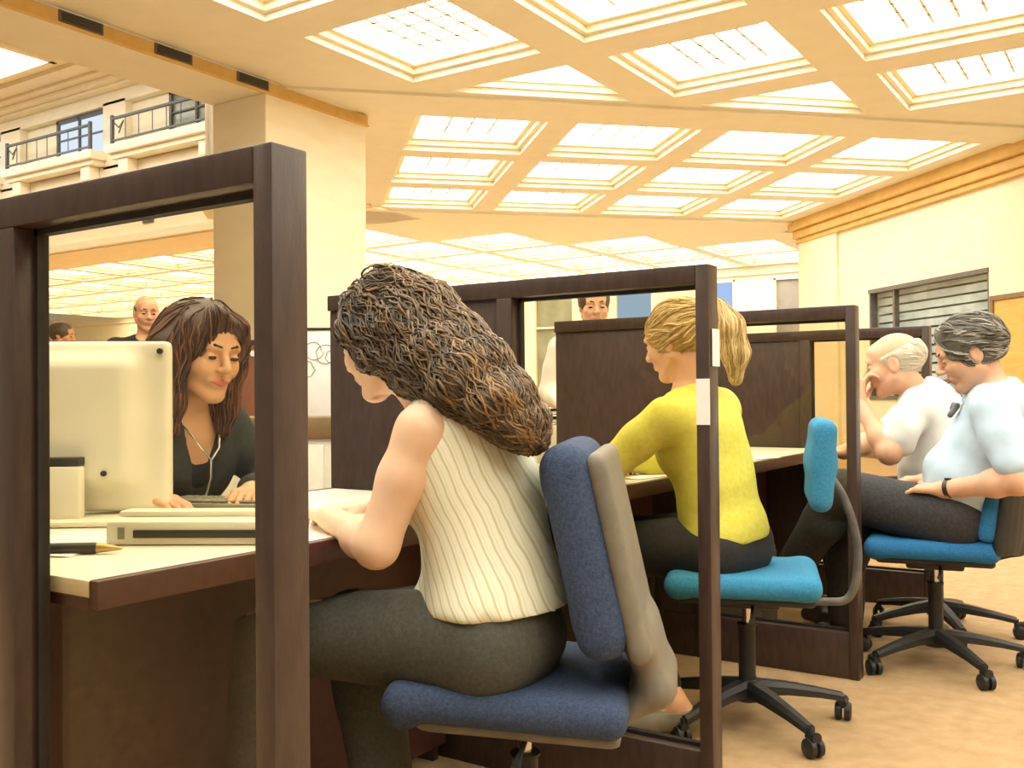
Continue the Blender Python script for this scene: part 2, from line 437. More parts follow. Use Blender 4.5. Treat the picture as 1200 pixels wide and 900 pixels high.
LIGHTS = []
def coffer(p, rib=.215, lattice=None, rot=0.0, mw=.05):
    w_ = mw if len(p) == 4 else .035
    p1 = inset(p, rib); p2 = inset(p1, w_); p3 = inset(p2, w_)
    if area(p3) < .12: flat(p); return None
    ring(ribs, p, p1, ZC); riser(ribs, p1, ZC, ZC + .06)
    ring(mould, p1, p2, ZC + .06); riser(mould, p2, ZC + .06, ZC + .12); ring(mould, p2, p3, ZC + .12); riser(mould, p3, ZC + .12, ZC + .17)
    cx = sum(v[0] for v in p3) / len(p3); cy = sum(v[1] for v in p3) / len(p3)
    loc = [(x - cx, y - cy) for x, y in p3]
    root = empty('ceiling_light', (cx, cy, ZC + .17))
    MB().prism(loc, 0, .03).build('diffuser', MT['light'], root, smooth=None)
    if lattice:
        m = MB(); c, s_ = math.cos(rot), math.sin(rot)
        e = .52
        for k in range(1, lattice):
            t = -e + 2 * e * k / lattice
            m.box((t - .012, -e, -.012), (t + .012, e, 0)); m.box((-e, t - .012, -.012), (e, t + .012, 0))
        m.V = [(x * c - y * s_, x * s_ + y * c, z) for x, y, z in m.V]
        m.build('lattice', MT['ceil_mould'], root, smooth=None)
    LIGHTS.append(root); return root

P_ = 1.87; X0, Y0 = -4.3, 5.75
def cell(cx, cy, h=P_ / 2): return [(cx - h, cy - h), (cx + h, cy - h), (cx + h, cy + h), (cx - h, cy + h)]
BN = (-S2, S2); AN = (S2, S2)
B_EDGE = 11.92 * S2
ordw = ['first', 'second', 'third', 'fourth', 'fifth', 'sixth', 'seventh', 'eighth']
# near ceiling: square to the booths, cut off by the diagonal beam
for k in range(6):
    for m in range(-4, 5):
        c = (X0 + P_ * k, Y0 + P_ * m); p = tidy(clip(clip(cell(*c), BN, B_EDGE), AN, 8.3))
        if area(p) < .02: continue
        full = area(p) > P_ * P_ * .99; half = abs(area(p) - P_ * P_ / 2) < .1 and len(p) == 3
        if not (full or half) or (half and sum(v[0] + v[1] for v in p) > 33) : flat(p); continue
        vis = (m >= 0) or (k >= 2 and m >= -1)
        rb = .215 if full else [.09 if abs(abs(p[i][0] - p[(i + 1) % 3][0]) - abs(p[i][1] - p[(i + 1) % 3][1])) < .01 else .2 for i in range(3)]
        o = coffer(p, rib=rb, lattice=5 if (full and vis) else None)
        if o is None: continue
        if half:
            tag(o, f'triangular glowing ceiling coffer on the diagonal beam, {ordw[k]} from the stone pillar', 'ceiling light', 'triangular coffer lights along the diagonal beam')
        elif vis:
            tag(o, f'square glowing ceiling coffer, {ordw[k]} column from the pillar beam, {ordw[max(0, k - m)]} before the triangles', 'ceiling light', 'square coffer lights over the booths')
        else:
            tag(o, 'square glowing ceiling coffer overhead, nearer than the top edge of the photo', 'ceiling light', 'square coffer lights overhead')
# border of the near ceiling next to the pillar beam
flat(clip([(-6.1, -3), (X0 - P_ / 2, -3), (X0 - P_ / 2, 8), (-6.1, 8)], BN, B_EDGE))
# diagonal beams
for (b0, b1, nm) in ((B_EDGE, 9.06, 1), (14.54, 15.72, 2)):
    m = MB(); hbox(m, -1.0 if nm == 1 else -1.6, b0, ZC - (.03 if nm == 1 else .04), 8.6, b1, ZC + .3)
    o = m.build(f'trim_{nm}', MT['ceil'], smooth=None); struct(o, 'plain plaster ceiling beam running diagonally, ' + ('the nearer and wider looking one' if nm == 1 else 'the farther one before the back lights'), 'beam')
# middle ceiling: four by three coffers turned 45 degrees
RT = ('row along the wide beam', 'middle row', 'row at the far beam')
for i in range(4):
    for j in range(3):
        a0 = 1.9 + 1.8 * i; b0 = 9.06 + .91 + 1.826 * j; ha, hb = .9, .913
        p = [hall(a0 - ha, b0 - hb), hall(a0 + ha, b0 - hb), hall(a0 + ha, b0 + hb), hall(a0 - ha, b0 + hb)]
        o = coffer(p, rib=.17, mw=.055, lattice=4, rot=PI / 4)
        tag(o, f'glowing coffer between the diagonal beams, {ordw[3 - i]} from the right wall, {RT[j]}', 'ceiling light', 'twelve coffer lights between the diagonal beams')
flat([hall(8.2, 9.0), hall(8.6, 9.0), hall(8.6, 14.6), hall(8.2, 14.6)])
q = [hall(-8, 9.0), hall(1.0, 9.0), hall(1.0, 14.6), hall(-8, 14.6)]
flat(clip(q, (-1, 0), 6.9)); flat(clip(clip(clip(q, (-1, 0), 9.3), (1, 0), -6.9), (0, -1), -7.6))
wb = MB().box((-6.95, 6.95, ZC + .01), (-6.85, 7.6, 7.4)); wb.box((-9.35, 7.6, ZC + .01), (-6.9, 7.65, 7.4)); wb.box((-9.4, 7.6, ZC + .01), (-9.3, 10.8, 7.4)); wb.box((-6.95, -6, 4.4), (-6.86, 7.0, 7.4)); hbox(wb, .95, 10.7, ZC + .02, 1.05, 14.3, 7.4)
o = wb.build('wall_well', MT['plaster'], smooth=None); struct(o, 'inner side wall of the tall light well above the pillar beam', 'wall')
# far ceiling, square to the booths again
def in_far(p): return p
for k in range(-14, 3):
    for m in range(2, 9):
        c = (X0 + P_ * k, Y0 + P_ * m); p = cell(*c)
        p = clip(p, (0, 1), 21.8); p = clip(p, (0, -1), -10.9)
        full = clip(p, AN, .99) if c[0] < -7 else []
        rest = clip(clip(p, (-S2, -S2), -.99), (S2, -S2), -15.7)
        if area(full) + area(rest) > P_ * P_ * .98:
            o = coffer(p, rib=.13, mw=.04)
            tag(o, 'glowing ceiling coffer in the low far ceiling beyond the farther diagonal beam', 'ceiling light', 'coffer lights of the far ceiling')
        else:
            for q in (full, rest):
                if len(q) > 2 and area(q) > .01: flat(tidy(q))
ce = ribs.build('ceiling', MT['ceil'], smooth=None, recalc=False); struct(ce, 'warm plaster ceiling grid of beams around lit coffers', 'ceiling')
mo = mould.build('coffer_moulding', MT['ceil_mould'], ce, smooth=None, recalc=False)

# pillar with its beam and gold band
pil = MB().box((-6.85, 5.6, 0), (-6.1, 7.0, 3.9), .01).build('pillar', MT['stone'], smooth=None); struct(pil, 'pale stone pillar behind the first booth', 'pillar')
bm_ = MB().box((-6.85, -6, 3.9), (-6.12, 7.0, 4.5)).build('trim_3', MT['ceil'], smooth=None); struct(bm_, 'plaster beam running from the pillar over the upper left', 'beam')
gb = MB().box((-6.13, -6, 3.9), (-6.085, 7.02, 4.005), .008)
gb.box((-6.9, 6.96, 3.9), (-6.09, 7.03, 4.005), .008); gb.box((-6.115, -6, 3.885), (-6.07, 7.03, 3.903), .004)
o = gb.build('trim_4', MT['ochre'], smooth=None); struct(o, 'ochre band along the top of the pillar beam', 'trim')
for i, y in enumerate((3.69, 4.55, 5.43)):
    t = empty('air_vent', (-6.085, y, 3.955))
    MB().box((-.01, -.19, -.045), (.012, .19, .045), .004).build('frame', MT['metal_grey'], t)
    g = MB()
    for k in range(5): g.box((.012, -.17, -.034 + k * .015), (.018, .17, -.026 + k * .015))
    g.build('grille', MT['dark_plastic'], t, smooth=None)
    tag(t, 'small dark vent in the ochre band, ' + ('one nearest the pillar', 'middle one of three', 'one farthest from the pillar')[2 - i], 'vent', 'dark vents in the ochre band')

# mezzanine front with balconies over the light well
YF = 10.8; ZW = 7.3
bays = [(-19.2, -16.3), (-15.6, -12.8), (-22.8, -19.95), (-12.1, -9.6)]
wl = MB()
wl.box((-41, YF, 3.98), (-9.35, YF + 1.2, 5.55))
wl.box((-41, YF, 6.75), (-9.35, YF + 1.2, ZW))
xs = sorted([v for b in bays for v in b]); edges = [-41] + xs + [-9.35]
for i in range(0, len(edges), 2): wl.box((edges[i], YF, 5.5), (edges[i + 1], YF + 1.2, 6.8))
for b in bays: wl.box((b[0] - .05, YF + .16, 5.5), (b[1] + .05, YF + 1.2, 6.8))
wl.box((-41, YF - .10, 4.0), (-9.35, YF, 4.14)); wl.box((-41, YF - .05, 4.55), (-9.35, YF, 4.68))
o = wl.build('wall_mezzanine', MT['stone'], smooth=None); struct(o, 'cream mezzanine front with recessed balcony bays', 'wall')
co = MB()
for k, (d, z0, z1) in enumerate(((.18, 7.0, 7.06), (.32, 7.06, 7.16), (.52, 7.16, 7.22), (.9, 7.22, 7.3))): co.box((-41, YF - d, z0), (-9.35, YF + .02, z1), .01)
o = co.build('trim_5', MT['ceil_mould'], smooth=None); struct(o, 'stepped cream cornice above the balconies', 'cornice')
wc = MB().box((-41, -7, ZW), (-6.9, YF + 1, ZW + .2)).build('ceiling_well', MT['ceil_mould'], smooth=None); struct(wc, 'pale ceiling of the tall light well on the left', 'ceiling')
for i in range(5):
    x = -10.2 - 3.7 * i
    t = empty('ceiling_light', (x, 7.4, ZW - .06)); MB().box((-1.6, -2.1, 0), (1.6, 2.1, .05)).build('diffuser', MT['skylight'], t, smooth=None)
    f = MB()
    for s in (-1, 1): f.box((s * 1.65 - .06, -2.2, -.05), (s * 1.65 + .06, 2.2, .05)); f.box((-1.7, s * 2.15 - .06, -.05), (1.7, s * 2.15 + .06, .05))
    f.build('frame', MT['ceil_mould'], t, smooth=None)
    tag(t, 'large glowing light panel in the ceiling above the balconies', 'ceiling light', 'light well ceiling panels')
def railing(x0, x1, label):
    t = empty('balcony_railing', ((x0 + x1) / 2, YF - .28, 5.83)); w = (x1 - x0) / 2
    MB().box((-w, -.025, .47), (w, .025, .52), .006).build('handrail', MT['iron'], t)
    MB().box((-w, -.02, .06), (w, .02, .09)).build('bottom_rail', MT['iron'], t)
    for s in (-1, 1): MB().box((s * w - .03, -.03, 0), (s * w + .03, .03, .56), .005).build('post', MT['iron'], t)
    n = int(2 * w / .36)
    for k in range(1, n):
        x = -w + 2 * w * k / n
        MB().tube([(x, 0, .06), (x, 0, .5)], .009, 6).build('baluster', MT['iron'], t)
    g = MB()
    g.tube([(-w + .05, 0, .42), (-w + .2, 0, .3), (-w + .35, 0, .42), (-w + .2, 0, .2)], .014, 6); g.build('scroll', MT['iron'], t)
    tag(t, label, 'railing', 'balcony railings'); return t
win_lab = [('pale daylit balcony window, left of the two above the screen', MT['pale_pane']), ('grey balcony window next to the pillar', MT['grey_pane']), ('balcony window at the left edge of the picture', MT['pale_pane']), ('balcony window behind the pillar', MT['grey_pane'])]
for i, (x0, x1) in enumerate(bays):
    sl = MB().box((x0 - .12, YF - .36, 5.66), (x1 + .12, YF + .85, 5.83), .02).box((x0 - .05, YF - .28, 5.56), (x1 + .05, YF, 5.66), .01)
    for xx in (x0 + .25, x1 - .25): sl.box((xx - .14, YF - .24, 5.28), (xx + .14, YF, 5.56), .02)
    sl.box((x0 + .6, YF - .03, 5.3), (x1 - .6, YF, 5.5))
    o = sl.build(f'trim_{6 + i}', MT['stone'], smooth=None); struct(o, 'cream balcony slab with brackets, ' + win_lab[i][0].replace('window', 'bay'), 'balcony')
    railing(x0, x1, ('dark iron balcony railing in front of the pale daylit window', 'dark iron balcony railing right beside the pillar', 'dark iron balcony railing at the left edge of the picture', 'dark iron balcony railing behind the pillar')[i])
    if i < 3:
        w = MB(); 
        for (a, b_) in ((x0 + 1.2, x0 + 1.27), (x0 + 1.95, x0 + 1.99), (x1 - .07, x1)): w.box((a, YF + .08, 5.83), (b_, YF + .15, 6.72))
        w.box((x0 + 1.2, YF + .08, 6.66), (x1, YF + .16, 6.74)); w.box((x0 + 1.2, YF + .09, 6.3), (x1, YF + .15, 6.33))
        wo = w.build(f'window_{i + 1}', MT['iron'], smooth=None); struct(wo, win_lab[i][0], 'window')
        MB().box((x0 + 1.2, YF + .13, 5.83), (x1, YF + .155, 6.72)).build('pane', win_lab[i][1], wo, smooth=None)
for i, x in enumerate((-14.9, -11.9)):
    t = MB().box((x - .16, YF - .03, 4.32), (x + .16, YF + .01, 4.46), .01).build('air_vent', MT['metal_grey'])
    tag(t, ('small grey vent low on the mezzanine front, farther from the pillar', 'small grey vent low on the mezzanine front, nearer the pillar')[i], 'vent', 'vents on the mezzanine front')

# far wall
fw = [(-13.25, -12.0, 0.9, 3.7), (-10.8, -9.7, 0.9, 3.8), (-8.35, -7.55, 0.9, 3.75), (-6.6, -5.95, 0.0, 3.72)]
m = MB(); e = [-42] + [v for w in fw for v in w[:2]] + [3]
for i in range(0, len(e), 2): m.box((e[i], 21.8, 0), (e[i + 1], 22.1, ZC + .2))
for (x0, x1, z0, z1) in fw:
    m.box((x0, 21.8, z1), (x1, 22.1, ZC + .2))
    if z0: m.box((x0, 21.8, 0), (x1, 22.1, z0))
m.box((-42, 21.72, 3.82), (3, 21.8, ZC), .01)
o = m.build('wall_far', MT['plaster'], smooth=None); struct(o, 'cream far wall of the hall', 'wall')
names = [('window_4', 'grey green window in the far wall, seen left of the standing man', 'grey_pane'), ('window_5', 'blue daylit window in the far wall, seen right of the standing man', 'sky_pane'), ('window_6', 'blue daylit window in the far wall, seen just right of the second booth post', 'sky_pane'), ('door_1', 'tall grey doorway in the far wall next to the hall corner', 'mauve_pane')]
for (x0, x1, z0, z1), (nm, lab, mt) in zip(fw, names):
    f = MB(); w = .05
    f.box((x0, 21.78, z0), (x0 + w, 21.9, z1)); f.box((x1 - w, 21.78, z0), (x1, 21.9, z1)); f.box((x0, 21.78, z1 - w), (x1, 21.9, z1)); f.box((x0, 21.78, z0), (x1, 21.9, z0 + w)); f.box((x0, 21.8, z0 + 1.9), (x1, 21.9, z0 + 1.95))
    fo = f.build(nm, MT['ceil_mould'], smooth=None); struct(fo, lab, nm[:-2])
    MB().box((x0 + .02, 21.86, z0 + .02), (x1 - .02, 21.89, z1 - .02)).build('pane', MT[mt], fo, smooth=None)

# right wall with its interior window and oak door
A = 8.55
m = MB()
hbox(m, A, -9, 0, A + .3, 9.8, ZC + .2); hbox(m, A, 12.54, 0, A + .3, 14.67, ZC + .2)
hbox(m, A, 9.8, 0, A + .3, 12.54, .9); hbox(m, A, 9.8, 2.6, A + .3, 12.54, ZC + .2)
hbox(m, A, 14.37, 0, A + 3, 14.67, ZC + .2)
hbox(m, A - .05, 13.4, 0, A, 14.67, 3.72)
o = m.build('wall_right', MT['stone'], smooth=None); struct(o, 'pale stone wall on the right of the hall', 'wall')
m = MB(); hbox(m, A - .14, -9, 3.72, A, 14.72, 3.86, .02); hbox(m, A - .08, -9, 3.64, A, 14.7, 3.72, .01); hbox(m, A - .22, -9, 3.86, A, 14.74, ZC + .01, .02)
o = m.build('trim_10', MT['ochre'], smooth=None); struct(o, 'ochre cornice along the top of the right wall', 'cornice')
m = MB(); w = .06
hbox(m, A - .02, 9.8, 2.54, A + .12, 12.54, 2.6); hbox(m, A - .02, 9.8, .9, A + .12, 12.54, .96); hbox(m, A, 9.8, .9, A + .12, 9.83, 2.6); hbox(m, A, 12.50, .9, A + .12, 12.54, 2.6)
hbox(m, A + .02, 11.9, .9, A + .1, 11.95, 2.6)
wo = m.build('window_7', MT['metal_grey'], smooth=None); struct(wo, 'wide interior window with grey blinds in the right wall', 'window')
m = MB(); hbox(m, A + .05, 9.84, .95, A + .06, 12.5, 2.55); m.build('pane', MT['clear'], wo, smooth=None)
m = MB()
for k in range(13): hbox(m, A + .16, 9.8, .92 + k * .13, A + .20, 12.54, 1.02 + k * .13)
m.build('blind', MT['blind'], wo, smooth=None)
m = MB(); hbox(m, A + .26, 9.8, .9, A + .29, 12.54, 2.6); m.build('backing', MT['grey_pane'], wo, smooth=None)
m = MB(); hbox(m, A - .04, 7.75, 0, A + .01, 9.69, 2.16, .01)
do = m.build('door_2', MT['oak'], smooth=None); struct(do, 'yellow oak double door in the right wall', 'door')
m = MB(); hbox(m, A - .06, 9.66, 0, A + .01, 9.72, 2.22); hbox(m, A - .06, 7.72, 2.16, A + .01, 9.72, 2.22); hbox(m, A - .055, 8.7, 0, A - .035, 8.73, 2.16)
m.build('door_frame', MT['brown'], do, smooth=None)
m = MB(); hbox(m, A - .1, 8.8, .95, A - .04, 8.83, 1.2, .01); m.build('door_handle', MT['gold'], do)
m = MB(); hbox(m, A - .03, -9, 0, A, 7.7, .14, .005); hbox(m, A - .03, 9.74, 0, A, 13.38, .14, .005)
o = m.build('baseboard_right', MT['brown'], smooth=None); struct(o, 'brown baseboard of the right wall', 'baseboard')
# the side of the hall behind the camera's left
o = MB().box((-41.3, -7, 0), (-41, 22.1, ZW + .2)).build('wall_left', MT['plaster'], smooth=None); struct(o, 'cream wall at the far left end of the hall', 'wall')
# ================================================================== booths
PITCH = 1.36
def partition(Y, label):
    t = empty('booth_partition', (0, Y, 0))
    T = .06; Z1 = 1.33
    MB().box((-.034, 0, 0), (0, T, Z1), .003).build('post', MT['wood'], t)
    MB().box((-.612, 0, 0), (-.562, T, Z1 - .047), .003).build('stile', MT['wood'], t)
    MB().box((-1.24, .012, .02), (-.612, T - .012, Z1 - .047), .002).build('wood_panel', MT['wood'], t)
    MB().box((-1.24, 0, Z1 - .047), (-.034, T, Z1), .003).build('top_rail', MT['wood'], t)
    MB().box((-1.24, .004, 0), (-.034, T - .004, .163), .003).build('bottom_rail', MT['wood'], t)
    MB().box((-.562, .040, .163), (-.034, .046, Z1 - .047)).build('glass', MT['glass'], t, smooth=None)
    b = MB()
    for x0, x1 in ((-.562, -.553), (-.043, -.034)): b.box((x0, .034, .163), (x1, .052, Z1 - .047))
    b.box((-.562, .034, Z1 - .056), (-.034, .052, Z1 - .047)); b.box((-.562, .034, .163), (-.034, .052, .172))
    b.build('glazing_bead', MT['bead'], t, smooth=None)
    tag(t, label, 'booth partition', 'dark wood and glass booth partitions'); return t
plab = ['nearest dark wood booth partition with tinted glass, in front of the seated woman in black',
        'dark wood booth partition with tinted glass and white notes on its post, between the two women customers',
        'dark wood booth partition between the woman in yellow and the two men',
        'dark wood booth partition partly hidden behind the two men']
for i in range(4): partition(PITCH * i - (.02 if i == 0 else 0), plab[i])

def desk(i, label):
    y0 = PITCH * i + (.07 if i else .047); y1 = PITCH * (i + 1) - .012
    t = empty('service_desk', (-.8, (y0 + y1) / 2, 0)); w = (y1 - y0) / 2 - .002
    MB().box((-.40, -w, .715), (.322, w, .742), .003).build('worktop', MT['top'], t)
    MB().box((.322, -w, .698), (.345, w, .743), .003).box((-.42, -w, .698), (-.40, w, .743), .003).box((-.40, -w, .698), (.322, w, .715)).build('edge_trim', MT['wood_red'], t)
    MB().box((-.01, -w, .05), (.015, w, .698)).build('modesty_panel', MT['wood_red'], t)
    for s in (-1, 1): MB().box((-.38, s * w - .012 - s * .013, 0), (-.01, s * w + .012 - s * .013, .698), .002).build('side_panel', MT['wood'], t)
    tag(t, label, 'desk', 'service desks in the booths'); return t
desk(0, 'cream topped service desk with mahogany edge, under the cream monitor')
desk(1, 'service desk the woman in yellow leans on')
desk(2, 'cream topped service desk behind the third booth glass, before the two men')

# chairs: local forward is -X
def caster_set(t, base_r=.30, phase=0.0, leg_m='metal_black'):
    MB().lathe([(.028, .07), (.042, .075), (.045, .10), (.034, .135), (.028, .14)], n=20).build('hub', MT['metal_black'], t)
    MB().lathe([(.026, .13), (.026, .30), (.030, .305), (.030, .31)], n=18).build('column', MT['metal_black'], t)
    MB().lathe([(.014, .30), (.014, .41)], n=14).build('gas_lift', MT['chrome'], t)
    for k in range(5):
        w = phase + 2 * PI * k / 5; c, s = math.cos(w), math.sin(w)
        leg = MB()
        rot = Matrix.Rotation(w, 3, 'Z')
        pts = [(.03, .115, .030, .022), (.12, .108, .026, .018), (.22, .092, .021, .014), (base_r, .075, .016, .012)]
        V = []; F = []
        for (r, z, hw, hh) in pts:
            for (dy, dz) in ((-hw, -hh), (hw, -hh), (hw, hh * .3), (hw * .5, hh), (-hw * .5, hh), (-hw, hh * .3)): V.append(rot @ Vector((r, dy, z + dz)))
        n = 6
        for i in range(3): F += [(i * n + q, i * n + (q + 1) % n, (i + 1) * n + (q + 1) % n, (i + 1) * n + q) for q in range(n)]
        F += [tuple(range(n - 1, -1, -1)), tuple(3 * n + q for q in range(n))]
        leg.add(V, F); lg = leg.build('leg', MT[leg_m], t)
        cs = MB(); R_ = Matrix.Rotation(w + 1.1 * k, 3, 'Z'); cc = Vector((c * base_r, s * base_r, 0))
        cs.tube([cc + Vector((0, 0, .04)), cc + Vector((0, 0, .08))], .008, 8)
        d = R_ @ Vector((0, 1, 0))
        for q in (-1, 1):
            m = cc + Vector((0, 0, .0275)) + R_ @ Vector((.012, 0, 0))
            cs.tube([m + d * (q * .004), m + d * (q * .006), m + d * (q * .020), m + d * (q * .024)], [.024, .0275, .0275, .022], 18)
        cs.tube([cc + Vector((0, 0, .055)) + R_ @ Vector((-.01, 0, 0)), cc + Vector((0, 0, .058)) + R_ @ Vector((.03, 0, 0))], [.012, .016], 10)
        cs.build('caster', MT['metal_black'], lg)
def cushion(name, c, half, r, mat, t, axes=None, extra=None, h=.009, wr=None):
    S = Sdf().box(c, half, r, axes, k=.02)
    if extra: extra(S)
    V, Q = S.mesh(h); V = relax(V, Q, 2)
    return link_mesh(name, V, Q, mat, t, 'all')
def tilt_axes(a):   # tilt about Y: leaning back (top towards +X)
    return [[math.cos(a), 0, -math.sin(a)], [0, 1, 0], [math.sin(a), 0, math.cos(a)]]

def chair_high(loc, rz, label):
    t = empty('office_chair', loc, rz)
    cushion('seat', (-.01, 0, .452), (.225, .225, .036), .034, MT['navy'], t, tilt_axes(.05), lambda S: S.cone((-.2, -.17, .437), (-.2, .17, .437), .034, .034, .03))
    cushion('seat_shell', (.01, 0, .408), (.19, .19, .014), .012, MT['shell'], t, tilt_axes(.05))
    def bx(S): S.cone((.165, -.13, .62), (.165, .13, .62), .05, .05, .03); S.cone((.105, -.12, .86), (.105, .12, .86), .045, .045, .03)
    cushion('backrest', (.135, 0, .735), (.048, .205, .20), .045, MT['navy'], t, tilt_axes(-.21), bx)
    sh = Sdf().box((.198, 0, .725), (.02, .19, .195), .018, tilt_axes(-.21), k=.02)
    for y in np.linspace(-.1, .1, 9): sh.cone((.23, y, .57), (.262, y, .47), .026, .026, .03); sh.cone((.262, y, .47), (.18, y, .405), .024, .014, .03)
    soft('back_shell', sh, .009, MT['shell'], t, (0, 0, 0), rel=2)
    MB().box((-.10, -.045, .36), (.10, .045, .405), .01).build('mechanism', MT['metal_black'], t)
    MB().tube([(.02, -.05, .385), (.02, -.20, .375), (.02, -.25, .37)], [.006, .006, .01], 8).build('lever', MT['metal_black'], t)
    caster_set(t, phase=.4, leg_m='metal_grey')
    tag(t, label, 'office chair'); return t

def smooth_path(P, n=6):
    P = [np.array(p, float) for p in P]; out = []
    for i in range(len(P) - 1):
        a, b, c, d = P[max(i - 1, 0)], P[i], P[i + 1], P[min(i + 2, len(P) - 1)]
        for k in range(n):
            t = k / n; out.append(tuple(.5 * (2 * b + (c - a) * t + (2 * a - 5 * b + 4 * c - d) * t * t + (3 * b - a - 3 * c + d) * t ** 3)))
    return out + [tuple(P[-1])]
def chair_bar(loc, rz, label, fab, pad=True, phase=.2, wrap=False):
    t = empty('office_chair', loc, rz)
    cushion('seat', (-.01, 0, .452), (.225, .22, .034), .032, MT[fab], t, None, lambda S: S.cone((-.19, -.16, .442), (-.19, .16, .442), .034, .034, .03).cone((.17, -.16, .456), (.17, .16, .456), .034, .034, .03))
    cushion('seat_shell', (.0, 0, .412), (.20, .19, .014), .012, MT['metal_black'], t)
    if not wrap:
        def bx(S): S.cone((.222, -.13, .81), (.222, .13, .81), .030, .030, .05)
        cushion('backrest', (.222, 0, .808), (.034, .20, .135), .033, MT[fab], t, tilt_axes(.07), bx)
        bar = [(.24, 0, .78), (.29, 0, .70), (.325, 0, .58), (.325, 0, .47), (.30, 0, .40), (.24, 0, .385), (.05, 0, .39)]
        MB().tube(smooth_path(bar), .0125, 10).build('back_bar', MT['metal_grey'], t)
    else:
        S = Sdf(); SH = Sdf()
        for a in np.linspace(-.9, .9, 15):
            x, y = .24 * math.cos(a) + .02, .24 * math.sin(a)
            S.cone((x, y, .52), (x + .03, y, .68), .03, .028, .03); SH.cone((x + .03, y * 1.08, .46), (x + .055, y * 1.08, .68), .016, .014, .03)
        for y in np.linspace(-.08, .08, 7): SH.cone((.28, y, .46), (.14, y, .405), .018, .014, .03)
        soft('backrest', S, .009, MT[fab], t, (0, 0, 0), rel=2); soft('back_shell', SH, .009, MT['metal_black'], t, (0, 0, 0), rel=2)
    MB().box((-.10, -.045, .36), (.10, .045, .405), .01).build('mechanism', MT['metal_black'], t)
    MB().tube([(.02, -.05, .385), (.02, -.20, .375), (.02, -.25, .37)], [.006, .006, .01], 8).build('lever', MT['metal_black'], t)
    caster_set(t, phase=phase)
    tag(t, label, 'office chair'); return t
chair_high((-.17, .80, 0), R(24), 'navy office chair with taupe back shell under the wavy haired woman')
chair_bar((-.18, 2.09, 0), R(19), 'turquoise office chair with small back pad under the woman in yellow', 'teal', phase=-.95)
chair_bar((.19, 3.08, 0), R(9), 'blue office chair with low black backed wrap back under the man in pale blue', 'blue', wrap=True, phase=-1.03)
chair_bar((.10, 3.62, 0), R(4), 'blue office chair behind the nearer blue chair, under the bald man', 'blue', wrap=True, phase=.1)
chair_bar((-1.42, .84, 0), R(180), 'office chair under the dark haired woman in black, hidden by the desk', 'blue')

# things on the desks
def label_note(z0, z1, w, label, dy=0, fold=0.0):
    o = MB().box((-.002, -w / 2, 0), (.0, w / 2, z1 - z0), .0005).build('paper_note', MT['paper'], smooth=None)
    o.location = (.0045, PITCH + .03 + dy, z0); tag(o, label, 'paper note'); return o
label_note(1.085, 1.175, .045, 'narrow white paper note on the second booth post, upper of two', .006)
o = MB().box((-.024, -.003, 0), (.010, 0, .11), .0005).build('paper_note', MT['paper'], smooth=None)
o.location = (-.008, PITCH - .001, .945); tag(o, 'wider white paper tag wrapped on the second booth post, lower of two', 'paper note')

# monitor
t = empty('computer_monitor', (-1.15, .455, .743), R(33 + 4)); t.scale = (.95, .95, .95)
# local: back of the monitor faces -Y (towards the camera), x to the right
S = Sdf().box((0, .05, .225), (.215, .022, .205), .012, k=.02)
S.box((-.03, .02, .235), (.165, .03, .155), .03, k=.05)
V, Q = S.mesh(.007); V = relax(V, Q, 2); link_mesh('casing', V, Q, MT['cream_plastic'], t, 'all')
MB().box((-.20, .072, .04), (.20, .075, .41)).build('screen', MT['dark_plastic'], t)
MB().box((-.12, -.055, .008), (.035, -.018, .135), .008).build('stand_column', MT['cream_plastic'], t)
MB().box((-.118, -.05, .135), (.03, .0, .155), .003).build('tilt_joint', MT['dark_plastic'], t)
MB().box((-.17, -.11, 0), (.17, .11, .014), .006).build('stand_base', MT['cream_plastic'], t)
for (x, z) in ((.195, .405), (.075, .115)):
    MB().tube([(x, .028 if x > .1 else -.014, z), (x, .018 if x > .1 else -.02, z)], .007, 10).build('screw', MT['dark_plastic'], t)
tag(t, 'cream computer monitor seen from behind, on the nearest desk', 'computer monitor')

# slotted document device
t = empty('document_printer', (-.665, .40, .743), R(33 - 2))
MB().box((-.155, -.05, 0), (.155, .07, .045), .006).build('body', MT['cream_plastic'], t)
MB().box((-.10, -.056, .014), (.14, -.048, .029), .002).build('slot', MT['dark_plastic'], t)
MB().box((-.16, .02, .045), (.16, .075, .056), .003).build('lid', MT['cream_plastic'], t)
MB().box((-.13, -.053, .012), (-.118, -.048, .034)).build('button', MT['key'], t)
tag(t, 'cream desktop document printer with a long dark slot', 'printer')
# keyboard
t = empty('keyboard', (-1.02, .80, .743), R(33 - 12))
MB().box((-.17, -.07, 0), (.17, .07, .022), .006).build('case', MT['key'], t)
kb = MB()
for r_ in range(5):
    for c_ in range(15): kb.box((-.158 + c_ * .0212, -.055 + r_ * .0225, .022), (-.158 + c_ * .0212 + .018, -.055 + r_ * .0225 + .018, .029), .002, seg=1)
kb.build('keys', MT['key'], t, smooth=None)
tag(t, 'olive grey keyboard in front of the woman in black', 'keyboard')
# pen
t = empty('pen', (-.735, .185, .753), R(33 + 4))
MB().tube([(-.13, 0, 0), (-.12, 0, 0), (.04, 0, 0), (.045, 0, 0)], [.006, .010, .0105, .009], 14).build('barrel', MT['dark_plastic'], t)
MB().tube([(.045, 0, 0), (.055, 0, 0), (.085, 0, -.002), (.09, 0, -.002)], [.009, .0085, .003, .001], 14).build('tip', MT['gold'], t)
tag(t, 'thick black pen with a gold tip, lying near the glass', 'pen')
